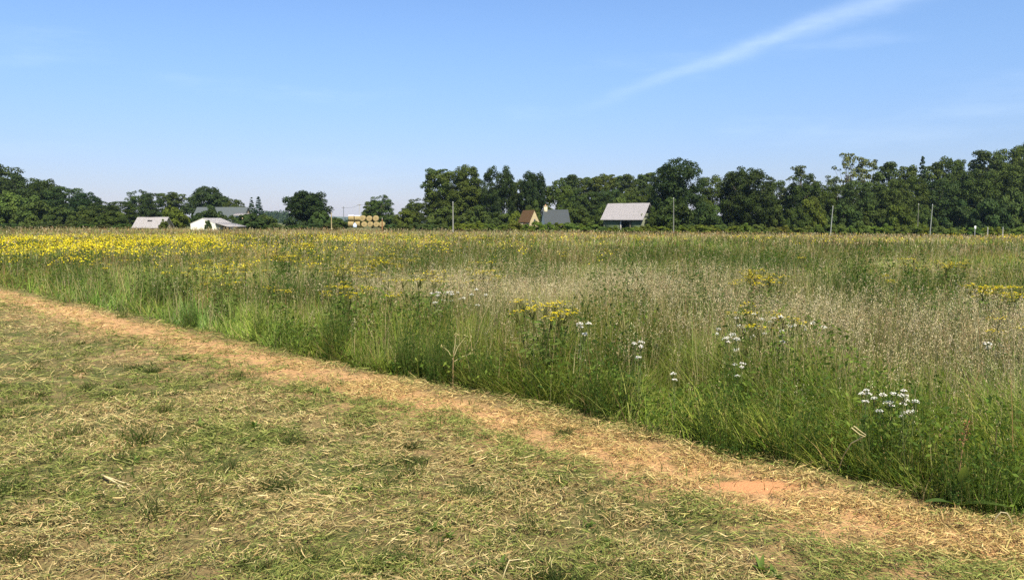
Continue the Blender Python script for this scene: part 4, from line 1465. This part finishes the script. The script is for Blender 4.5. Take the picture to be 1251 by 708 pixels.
def ragwort_mass():
    qb = QB()
    P, d = wedge(80000, 13, 150, 1.1, 44)
    x, y = P[:, 0], P[:, 1]; u = x / y
    nz = fbm(x, y * .8, 0.30, 71, 4); nz2 = fbm(x, y, 0.06, 72, 3)
    core = sstep(-u, 0.27, 0.46) * sstep(d, 22, 30) * (1 - sstep(d, 46, 66)) * sstep(nz, .47, .55) * .9
    mid = sstep(-u, -0.05, 0.12) * sstep(d, 28, 42) * (1 - sstep(d, 55, 72)) * sstep(nz, .56, .62) * .9
    spl = sstep(fbm(x, y * .8, .6, 73, 3), .61, .67) * sstep(-u, -.22, .10) * sstep(d, 13, 20) * (1 - sstep(d, 45, 62)) * .5
    right = sstep(u, -0.02, .05) * sstep(d, 30, 60) * (1 - sstep(d, 75, 100)) * sstep(fbm(x, y * .8, .35, 74, 3), .62, .68) * .5
    edg = edge(x, y) > 1
    k = (rng.random(len(x)) < np.clip(core * 1.1 + mid * .38 + spl * .55 + right * .35, 0, 1)) & edg & far_limit(x, y)
    x, y, d = x[k], y[k], d[k]; n = len(x)
    h = mheight(x, y) + rng.uniform(.05, .24, n)
    g0 = ground_z(x, y)
    for j in range(8):
        pos = np.stack([x + rng.normal(0, .10, n), y + rng.normal(0, .10, n), g0 + h + rng.normal(0, .05, n)], -1)
        s = .036 * (d / 30) ** .35 * rng.uniform(.6, 1.3, n)
        qb.add(*cards(pos, randdir(n) * .55 + [0, 0, 1], randdir(n), s, s * 1.2, jitter_cols(YEL, (2, 2, 1), n)))
    pos = np.stack([x, y, g0 - .02], -1)
    sc = jitter_cols([(.05, .09, .02), (.08, .11, .03)], (1, 1), n)
    qb.add(*blades(pos, h, .03 * np.ones(n) * (d / 30) ** .5, rng.uniform(0, 6.28, n), np.zeros(n) + .03, np.zeros(n) + .03, sc, sc, None, 2))
    o = link('ragwort_carpet', qb.mesh('ragwort_carpet', M_PETAL))
    tag(o, 'carpet of yellow ragwort massed across the far left of the meadow', 'wildflowers', kind='stuff')


ragwort_mass()


def herb_clump_mesh(k):
    rs = np.random.default_rng(970 + k)
    n = 2600
    a = rs.random(n) * 6.28; q = .5 * np.sqrt(rs.random(n))
    X, Y = np.cos(a) * q, np.sin(a) * q
    nz = fbm(X + 3 * k, Y + 5, 4.2, 975 + k, 3)
    top = (.62 * (1 - (q / .62) ** 2) + .04) * (.25 + 1.5 * sstep(nz, .28, .72))
    z = top * rs.random(n) ** .6
    pos = np.stack([np.cos(a) * q, np.sin(a) * q, z], -1)
    c = jitter_cols([(.040, .080, .014), (.055, .10, .018), (.085, .135, .026), (.028, .06, .012)], (3, 3, .8, 2), n)
    qb = QB().add(*cards(pos, randdir(n) * .9 + np.array([0, 0, .6]), randdir(n), .014 * rs.uniform(.6, 1.4, n), .045 * rs.uniform(.6, 1.4, n), c))
    m = 420
    a = rs.random(m) * 6.28; q = .42 * np.sqrt(rs.random(m))
    b = np.stack([np.cos(a) * q, np.sin(a) * q, np.zeros(m) - .02], -1)
    cc = jitter_cols([(.07, .115, .025), (.13, .18, .04), (.26, .24, .09)], (2, 2, 1), m)
    qb.add(*blades(b, .3 + .45 * rs.random(m) ** 1.3, rs.uniform(.003, .007, m), a, np.abs(rs.normal(.15, .1, m)), np.abs(rs.normal(.2, .2, m)), cc * .8, cc, rs.uniform(0, 6.28, m), 3))
    return qb.mesh('herb_clump', M_GRASS)


HERB = [herb_clump_mesh(k) for k in range(3)]
for (px, py, wpx, h, lab) in ((408, 436, 40, .95, 'narrow dark green leafy clump at the meadow edge left of the broad one'), (505, 455, 66, 1.0, 'broad dark green leafy clump at the meadow edge left of the dead stalk'),
                              (540, 466, 50, .9, 'dark leafy clump just behind the dead forked stalk'), (590, 480, 36, .6, 'small dark clump right of the dead forked stalk'),
                              (318, 420, 34, .7, 'low dark clump at the meadow edge far left of the narrow one'), (745, 520, 60, .6, 'low dark clump at the meadow edge below the pair of tan stems'),
                              (900, 555, 110, .65, 'wide dark green clump below the white yarrow heads'), (985, 580, 90, .6, 'dark leafy clump left of the broken straw'),
                              (1090, 590, 110, .65, 'dark grassy mound between the broken straw and the dock plant'), (1215, 630, 110, .6, 'darkest clump at the right picture edge behind the straw loop'),
                              (230, 395, 24, .6, 'small dark clump near the far left end of the cut edge'), (660, 500, 44, .5, 'low dark clump halfway between the dead stalk and the tan stems')):
    ys = np.linspace(2.5, 26, 600); xs = ys * (px - CX) / FPX
    k = int(np.argmax(edge(xs, ys) > .12)); x, y = float(xs[k]), float(ys[k])
    e_ = link('herb_clump', random.choice(HERB), None, (x, y, gz(x, y)))
    sx = wpx * y / FPX / 1.0
    e_.rotation_euler = (0, 0, random.random() * 6.28); e_.scale = (sx, sx * .8, h * 1.15)
    tag(e_, lab, 'wild plant', 'dark leafy clumps along the cut edge')
P, d = wedge(420, 6.5, 30, 1.1, 38)
cnt = 0
for (x, y) in P:
    ee = float(edge(np.array([x]), np.array([y]))[0])
    if ee < .8 or cnt >= 60 or float(fbm(np.array([x]), np.array([y]), .4, 67, 2)[0]) < .47: continue
    cnt += 1
    e_ = link('herb_clump', random.choice(HERB), None, (x, y, gz(x, y)))
    k = random.uniform(.5, 1.2) * (1 + y / 40)
    e_.rotation_euler = (0, 0, random.random() * 6.28); e_.scale = (k, k, random.uniform(.95, 1.4))
    tag(e_, 'dark green leafy clump standing among the paler grasses inside the meadow', 'wild plant', 'dark leafy clumps inside the meadow')


# ------------------------------------------------------------------ cut ground in front
def clippings():
    db = QB(); gb = QB()
    for (n, d0, d1, p, w0, L0) in ((420000, 1.8, 8, 0.9, .0028, .058), (280000, 8, 26, 1.3, .0058, .10)):
        P, d = wedge(n, d0, d1, p, 47)
        x, y = P[:, 0], P[:, 1]
        e = edge(x, y)
        bare = np.maximum(sstep(fbm(x, y, 1.3, 82, 3), .60, .72) * np.exp(-((e + .62) / .45) ** 2), 0)
        r1 = np.exp(-(((x - 1.46) / .27) ** 2 + ((y - 4.74) / .15) ** 2) ** 2)
        clump = sstep(fbm(x, y, 5.0, 85, 3), .36, .60)
        keep = (e < .12) & (rng.random(n) > np.clip(bare * .6 + r1 * 1.2, 0, .985)) & (rng.random(n) < .25 + .75 * clump)
        P, d, e = P[keep], d[keep], e[keep]; x, y = P[:, 0], P[:, 1]; n = len(x)
        gn = fbm(x, y, .9, 83, 4)
        swath = np.exp(-((e + 1.22) / .22) ** 2)
        strip = np.exp(-((e + .62) / .55) ** 2)
        fringe = np.exp(-((e + .05) / .18) ** 2)
        green = np.clip(sstep(gn, .42, .62) * .75 + .5 * swath + .35 * fringe - .42 * strip + .36 + .20 * np.sin(5.6 * e + 3 * fbm(x, y, .4, 87, 2)) * (1 - strip), 0.05, .95)
        isg = rng.random(n) < green
        cg = jitter_cols([(.14, .165, .038), (.20, .215, .056), (.075, .10, .024), (.29, .275, .085)], (3, 3, 2.2, 1.6), n)
        cd = jitter_cols([(.42, .32, .14), (.33, .24, .10), (.54, .43, .21), (.20, .14, .06), (.34, .30, .12)], (3, 3, .9, 2.2, 2.8), n)
        warm = strip[:, None] * np.array([.12, .04, -.06])
        c = np.where(isg[:, None], cg, cd * (1 + warm)) * 1.13
        th = np.maximum(thatch(x, y), 0)
        z = ground_z(x, y) + th * (.6 + .9 * rng.random(n)) + .004 + .022 * sstep(fbm(x, y, 5.0, 85, 3), .40, .66) * rng.random(n)
        a = rng.normal(0, .75, n) + 9.0 * fbm(x, y, .55, 86, 2)
        stray = rng.random(n) < .3; a = np.where(stray, rng.uniform(0, 6.28, n), a)
        L = L0 * (.3 + 1.3 * rng.random(n) ** 1.8)
        el = rng.normal(.06, .26, n)
        dx, dy, dz = np.cos(a) * np.cos(el), np.sin(a) * np.cos(el), np.sin(el)
        w = w0 * rng.uniform(.5, 1.5, n) * (d / d0) ** .45
        bow = rng.normal(0, .14, n) * L
        D = np.stack([dx, dy, dz], -1); Sd = np.stack([-dy, dx, np.zeros(n)], -1)
        roll = rng.normal(0, .7, n)
        Wd = Sd * np.cos(roll)[:, None] + np.array([0, 0, 1.0]) * np.sin(roll)[:, None]
        ctr = np.stack([x, y, z + np.abs(dz) * L * .45], -1)
        s = np.linspace(-.5, .5, 4)
        co = np.empty((n, 4, 2, 3))
        for i, t in enumerate(s):
            pt = ctr + D * (L * t)[:, None] + Sd * (bow * (1 - 4 * t * t))[:, None]
            ww = (w * (1 - .75 * (2 * abs(t)) ** 2) * .5)[:, None]
            co[:, i, 0] = pt - Wd * ww; co[:, i, 1] = pt + Wd * ww
        f1 = np.array([[2 * i, 2 * i + 1, 2 * i + 3, 2 * i + 2] for i in range(3)])
        fa = ((np.arange(n) * 8)[:, None, None] + f1[None]).reshape(-1, 4)
        db.add(co.reshape(-1, 3), fa, np.repeat(c, 8, axis=0))
    o = link('grass_clippings', db.mesh('grass_clippings', M_DRY))
    tag(o, 'dry and wilting cut grass lying over the mown strip', 'cut grass', kind='stuff')
    # stubble: short upright cut tufts
    for (n, d0, d1, p, w0) in ((80000, 1.8, 9, .9, .0040), (70000, 9, 26, 1.3, .009)):
        P, d = wedge(n, d0, d1, p, 47)
        x, y = P[:, 0], P[:, 1]
        e = edge(x, y)
        gn = fbm(x, y, .9, 83, 4); tf = fbm(x, y, 4.0, 84, 2)
        strip = np.exp(-((e + .6) / .42) ** 2)
        k = (e < .05) & (rng.random(n) < sstep(tf, .44, .62) * (1 - .8 * strip) * (.35 + .65 * sstep(gn, .42, .6)))
        x, y, d, gn = x[k], y[k], d[k], gn[k]; n = len(x)
        h = rng.uniform(.03, .085, n); c = jitter_cols([(.075, .115, .025), (.12, .15, .035), (.055, .085, .02), (.3, .24, .10)], (3, 3, 2, 1.5), n)
        pos = np.stack([x, y, ground_z(x, y) + np.maximum(thatch(x, y), 0) * .5], -1)
        gb.add(*blades(pos, h, w0 * rng.uniform(.6, 1.4, n) * (d / d0) ** .45, rng.uniform(0, 6.28, n), np.abs(rng.normal(.25, .25, n)), np.abs(rng.normal(.3, .3, n)), c * .85, c * 1.15, rng.uniform(0, 6.28, n), 2))
    o = link('grass_stubble', gb.mesh('grass_stubble', M_GRASS))
    tag(o, 'short green stubble regrowing through the cut grass', 'grass', kind='stuff')


clippings()


# ------------------------------------------------------------------ single plants and straws one can point to
def leaf_blade(qb, base, direc, up, L, W, col, fold=.25, n=6):
    """a broad leaf with a folded midrib"""
    base = np.array(base, float); d = np.array(direc, float); d /= np.linalg.norm(d)
    u = np.array(up, float); s = np.cross(d, u); s /= np.linalg.norm(s); u = np.cross(s, d)
    co, fa = [], []
    for i in range(n + 1):
        t = i / n
        w = W * .5 * math.sin(math.pi * min(1, .04 + t ** .75 * .96)) + .001
        c = base + d * L * t - u * L * .25 * t * t
        co += [c - s * w + u * fold * w, c, c + s * w + u * fold * w]
    for i in range(n):
        a = i * 3
        fa += [[a, a + 1, a + 4, a + 3], [a + 1, a + 2, a + 5, a + 4]]
    qb.add(co, fa, col)


def dock():
    x, y = pix_on_top(1172, 585, .20)
    x, y = x + .03, y + .06
    e = empty('dock_plant', (x, y, gz(x, y)))
    tag(e, 'broad leaved dock plant with one upright pale leaf at the meadow edge', 'plant')
    for (dx, dy, dz, L, W, c, lab) in ((-.15, -.35, .9, .17, .055, (.20, .27, .06), 'upright pale green leaf'), (.5, -.5, .35, .26, .07, (.08, .13, .03), None), (-.6, -.2, .3, .24, .07, (.07, .12, .03), None), (.2, .6, .5, .25, .07, (.07, .12, .03), None)):
        q = QB(); leaf_blade(q, (0, -.04, .16) if lab else (0, 0, .03), (dx, dy, dz), (-dx, -dy, .8), L, W, c)
        o = link('leaf', q.mesh('leaf', M_GRASS, True), e)
        if lab: o['label'] = lab
    q = QB(); tube(q, [(.03, .05, -.02), (.03, .05, .2), (.05, .06, .36), (.09, .08, .50)], [.004, .0035, .003, .002], (.26, .17, .08), 6)
    n = 60; t = rng.random(n)
    pos = np.stack([rng.normal(0, .012, n) + .05 + .04 * t, rng.normal(0, .012, n) + .06 + .02 * t, .36 + .14 * t], -1)
    q.add(*cards(pos, randdir(n), randdir(n), .012, .016, jitter_cols([(.25, .11, .05), (.2, .13, .05)], (1, 1), n)))
    link('seed_stalk', q.mesh('seed_stalk', M_DRY), e)


dock()


def dead_stalk():
    x, y = pix_on_top(553, 471, .02)
    e = empty('dead_stalk', (x, y, gz(x, y)))
    tag(e, 'dead forked straw coloured stalk with branching top standing at the cut edge', 'dead plant')
    q = QB()
    tube(q, [(0, 0, -.03), (.005, 0, .2), (.012, 0, .36)], [.009, .007, .005], (.24, .17, .08), 7)
    link('lower_stem', q.mesh('lower_stem', M_DRY), e)
    for pts in (((.012, 0, .30), (.05, 0, .40), (.13, .02, .50)), ((.01, 0, .27), (-.04, 0, .36), (-.09, .02, .40)), ((.01, 0, .33), (.03, -.01, .45), (.035, 0, .52)), ((.02, 0, .26), (.10, 0, .31), (.2, .01, .34))):
        q = QB(); tube(q, pts, [.0045, .003, .0015], (.46, .40, .2), 6)
        pe = np.array(pts[-1]); n = 8
        q.add(*cards(pe + rng.normal(0, .012, (n, 3)), randdir(n), randdir(n), .012, .035, jitter_cols([(.4, .34, .15), (.2, .2, .07)], (1, 1), n)))
        link('branch', q.mesh('branch', M_DRY), e)


dead_stalk()


def straw(pts_list, label, group=None, w=.006, col=(.62, .52, .28), cat='straw', name='straw_stalk'):
    """bent stalk(s) given by near-ground pixels with heights"""
    p0 = None; q = QB()
    for pts in pts_list:
        w3 = []
        for (px, py, h) in pts:
            x, y = pix_on_top(px, py, h); w3.append((x, y, h))
        if p0 is None: p0 = np.array([w3[0][0], w3[0][1], 0])
        tube(q, np.array(w3) - p0, np.linspace(w, w * .6, len(w3)), col, 6)
    o = link(name, q.mesh(name, M_DRY), None, tuple(p0))
    tag(o, label, cat, group)


straw([[(122, 578, .06), (140, 588, .07), (157, 598, .05)], [(124, 580, .05), (142, 586, .07), (162, 593, .06)], [(143, 590, .06), (152, 604, .04)]],
      'bundle of pale straw stalks lying crossed on the mown grass at left')
straw([[(385, 636, .03), (398, 637, .035), (409, 640, .03)], [(409, 638, .03), (410, 645, .02)]], 'white bent straw lying like a hook on the mown grass')
straw([[(340, 660, .035), (344, 666, .03), (347, 670, .02)]], 'short white straw chip lying near the bottom edge')
straw([[(357, 667, .05), (359, 678, .03), (360, 688, .02)]], 'pale upright straw piece right of the short white chip')
straw([[(614, 707, .01), (617, 697, .05), (622, 684, .09), (637, 682, .08)]], 'pale straw stalk bent at a right angle at the bottom edge', None, .003)
straw([[(1040, 522, .46), (1050, 530, .43), (1057, 533, .42)], [(1043, 520, .47), (1052, 527, .44), (1058, 531, .43)], [(1057, 532, .42), (1040, 541, .36), (1030, 557, .27), (1024, 575, .16)]],
      'dry bent straw leaning in a broken angle out of the meadow edge', None, .004, (.46, .40, .20))
straw([[(1068, 575, .02), (1080, 570, .10), (1092, 560, .16)]], 'yellowish leaning straw low at the meadow edge below the broken one', None, .004, (.5, .42, .2))
straw([[(1213, 643, .0), (1217, 631, .06), (1223, 625, .09), (1230, 626, .09), (1235, 634, .05), (1237, 645, .0)]], 'arched dry straw loop at the meadow foot by the right picture edge', None, .004, (.5, .42, .24))
straw([[(1213, 590, .05), (1216, 545, .33), (1218, 520, .5)]], 'tall pale dead stem standing right of the dock leaf', None, .004, (.45, .36, .2))
straw([[(868, 480, .02), (866, 450, .25), (866, 430, .45)], [(872, 480, .02), (871, 460, .2), (869, 420, .5)]], 'pair of tall tan stems at the meadow edge below the yarrow', None, .004, (.45, .36, .18))
straw([[(912, 690, .02), (915, 680, .07), (917, 672, .11)]], 'single dry straw sticking up in the tan strip', None, .003, (.55, .45, .24))

# green weed rosettes and dark tufts in the cut ground
def weed_protos(k):
    rs = np.random.default_rng(1000 + k)
    q = QB()
    for i in range(11 + k):
        a = rs.random() * 6.28; el = .25 + .9 * rs.random()
        leaf_blade(q, (0, 0, .005), (math.cos(a) * math.cos(el), math.sin(a) * math.cos(el), math.sin(el)), (0, 0, 1), .035 + .05 * rs.random(), .016 + .014 * rs.random(),
                   np.array((.11, .165, .035)) * (.7 + .7 * rs.random()), .3, 4)
    return q.mesh('weed_rosette', M_GRASS, True)


def tuft_protos(k):
    rs = np.random.default_rng(1050 + k)
    n = 80
    pos = np.concatenate([rs.normal(0, .035, (n, 2)), np.zeros((n, 1))], 1)
    c = jitter_cols([(.06, .09, .02), (.10, .13, .035), (.30, .24, .10), (.11, .09, .04)], (3, 2, 2, 1.0), n)
    q = QB().add(*blades(pos, rs.uniform(.05, .15, n), rs.uniform(.003, .007, n), rs.uniform(0, 6.28, n), np.abs(rs.normal(.25, .25, n)), np.abs(rs.normal(.3, .3, n)), c * .8, c, rs.uniform(0, 6.28, n), 3))
    return q.mesh('grass_tuft', M_GRASS)


WEED = [weed_protos(k) for k in range(4)]
TUFT = [tuft_protos(k) for k in range(4)]


def hollow_tuft_protos(k):
    rs = np.random.default_rng(1090 + k)
    n = 170
    pos = np.concatenate([rs.normal(0, .05, (n, 2)), np.zeros((n, 1))], 1)
    c = jitter_cols([(.045, .065, .018), (.07, .09, .025), (.11, .10, .035), (.03, .04, .014)], (3, 2, 1, 2), n)  # dark palette puts the shade of hollows between cuttings into the tuft colour
    q = QB().add(*blades(pos, rs.uniform(.03, .10, n), rs.uniform(.004, .010, n), rs.uniform(0, 6.28, n), np.abs(rs.normal(.5, .4, n)), np.abs(rs.normal(.5, .4, n)), c * .8, c, rs.uniform(0, 6.28, n), 3))
    return q.mesh('hollow_tuft', M_GRASS)


HOLLOW = [hollow_tuft_protos(k) for k in range(4)]
P, d = wedge(420, 3.2, 18, 1.0, 38)
cnt = 0
for (x, y) in P:
    ee = float(edge(np.array([x]), np.array([y]))[0])
    if ee > -.05 or cnt >= 150 or (-1.0 < ee < -.2 and random.random() < .8) or float(fbm(np.array([x]), np.array([y]), .9, 83, 4)[0]) < .44: continue
    cnt += 1
    o = link('hollow_tuft', random.choice(HOLLOW), None, (x, y, gz(x, y) + .012))
    k = random.uniform(.5, 1.25)
    o.rotation_euler = (0, 0, random.random() * 6.28); o.scale = (k, k * random.uniform(.6, 1), k * random.uniform(.5, .9))
    tag(o, 'wilted leafy tuft coloured dark like a shaded hollow in the cut grass', 'grass tuft', 'wilted tufts coloured as dark hollows in the mown strip')
WL = 'green leafy weed rosette growing through the cut grass'
for (px, py, s) in ((530, 645, 1.5), (548, 655, 1.4), (515, 635, 1.1), (597, 668, 1.0), (600, 562, 1.6), (620, 566, 1.4), (575, 566, 1.0), (640, 585, 1.2), (690, 590, 1.3), (610, 690, 1.1), (930, 695, 1.3),
                    (945, 703, 1.2), (740, 660, 1.0), (720, 640, 1.1), (830, 640, 1.0), (440, 600, 1.1), (165, 565, .9), (245, 520, 1.2), (265, 500, 1.1), (310, 520, 1.2), (225, 440, 1.6), (140, 410, 1.5), (170, 420, 1.4),
                    (575, 700, 1.2), (470, 690, 1.0), (505, 650, 1.2), (330, 490, 1.2), (400, 478, 1.2), (430, 492, 1.2), (760, 610, 1.0)):
    x, y = pix_on_top(px, py, 0.03)
    o = link('weed_rosette', random.choice(WEED), None, (x, y, gz(x, y) + .02))
    o.rotation_euler = (0, 0, random.random() * 6.28); o.scale = (s * random.uniform(.5, .9),) * 3
    tag(o, WL, 'weed', 'weed rosettes in the mown strip')
for (px, py, s) in ((86, 530, 1.5), (110, 535, 1.1), (168, 535, 1.5), (200, 500, 1.4), (225, 560, 1.4), (280, 570, 1.2), (250, 605, 1.3), (190, 625, 1.5), (285, 620, 1.3), (310, 690, 1.3), (370, 680, 1.1), (330, 555, 1.1), (20, 490, 1.2),
                    (95, 450, 1.4), (45, 440, 1.2), (290, 460, 1.3), (500, 572, 1.1), (470, 588, 1.2), (570, 600, 1.2), (595, 607, 1.2), (650, 640, 1.0), (22, 677, 1.3), (150, 385, 1.3), (410, 440, 1.2), (660, 485, 1.5), (650, 492, 1.2), (790, 530, 1.4), (1140, 605, 1.5), (980, 560, 1.3)):
    x, y = pix_on_top(px, py, 0.05)
    o = link('grass_tuft', random.choice(TUFT), None, (x, y, gz(x, y) + .01))
    o.rotation_euler = (0, 0, random.random() * 6.28); o.scale = (s * random.uniform(.6, 1.2), s * random.uniform(.6, 1.2), s * random.uniform(.45, 1.0))
    tag(o, 'dark upright grass tuft left standing in the cut grass', 'grass tuft', 'grass tufts left standing in the mown strip')


# ------------------------------------------------------------------ air
def haze():
    m, g = new_mat('haze')
    v = g.n('ShaderNodeVolumePrincipled')
    v.inputs['Color'].default_value = (0.62, 0.82, 1.0, 1)
    v.inputs['Density'].default_value = 0.00008
    v.inputs['Anisotropy'].default_value = 0.2
    o = g.n('ShaderNodeOutputMaterial'); g.l(v.outputs[0], o.inputs['Volume'])
    q = QB(); boxq(q, (-4800, -800, -80), (4800, 4750, 66), (1, 1, 1))
    ob = link('haze', q.mesh('haze', m))
    tag(ob, kind='stuff')


HAZE = True
if HAZE: haze()
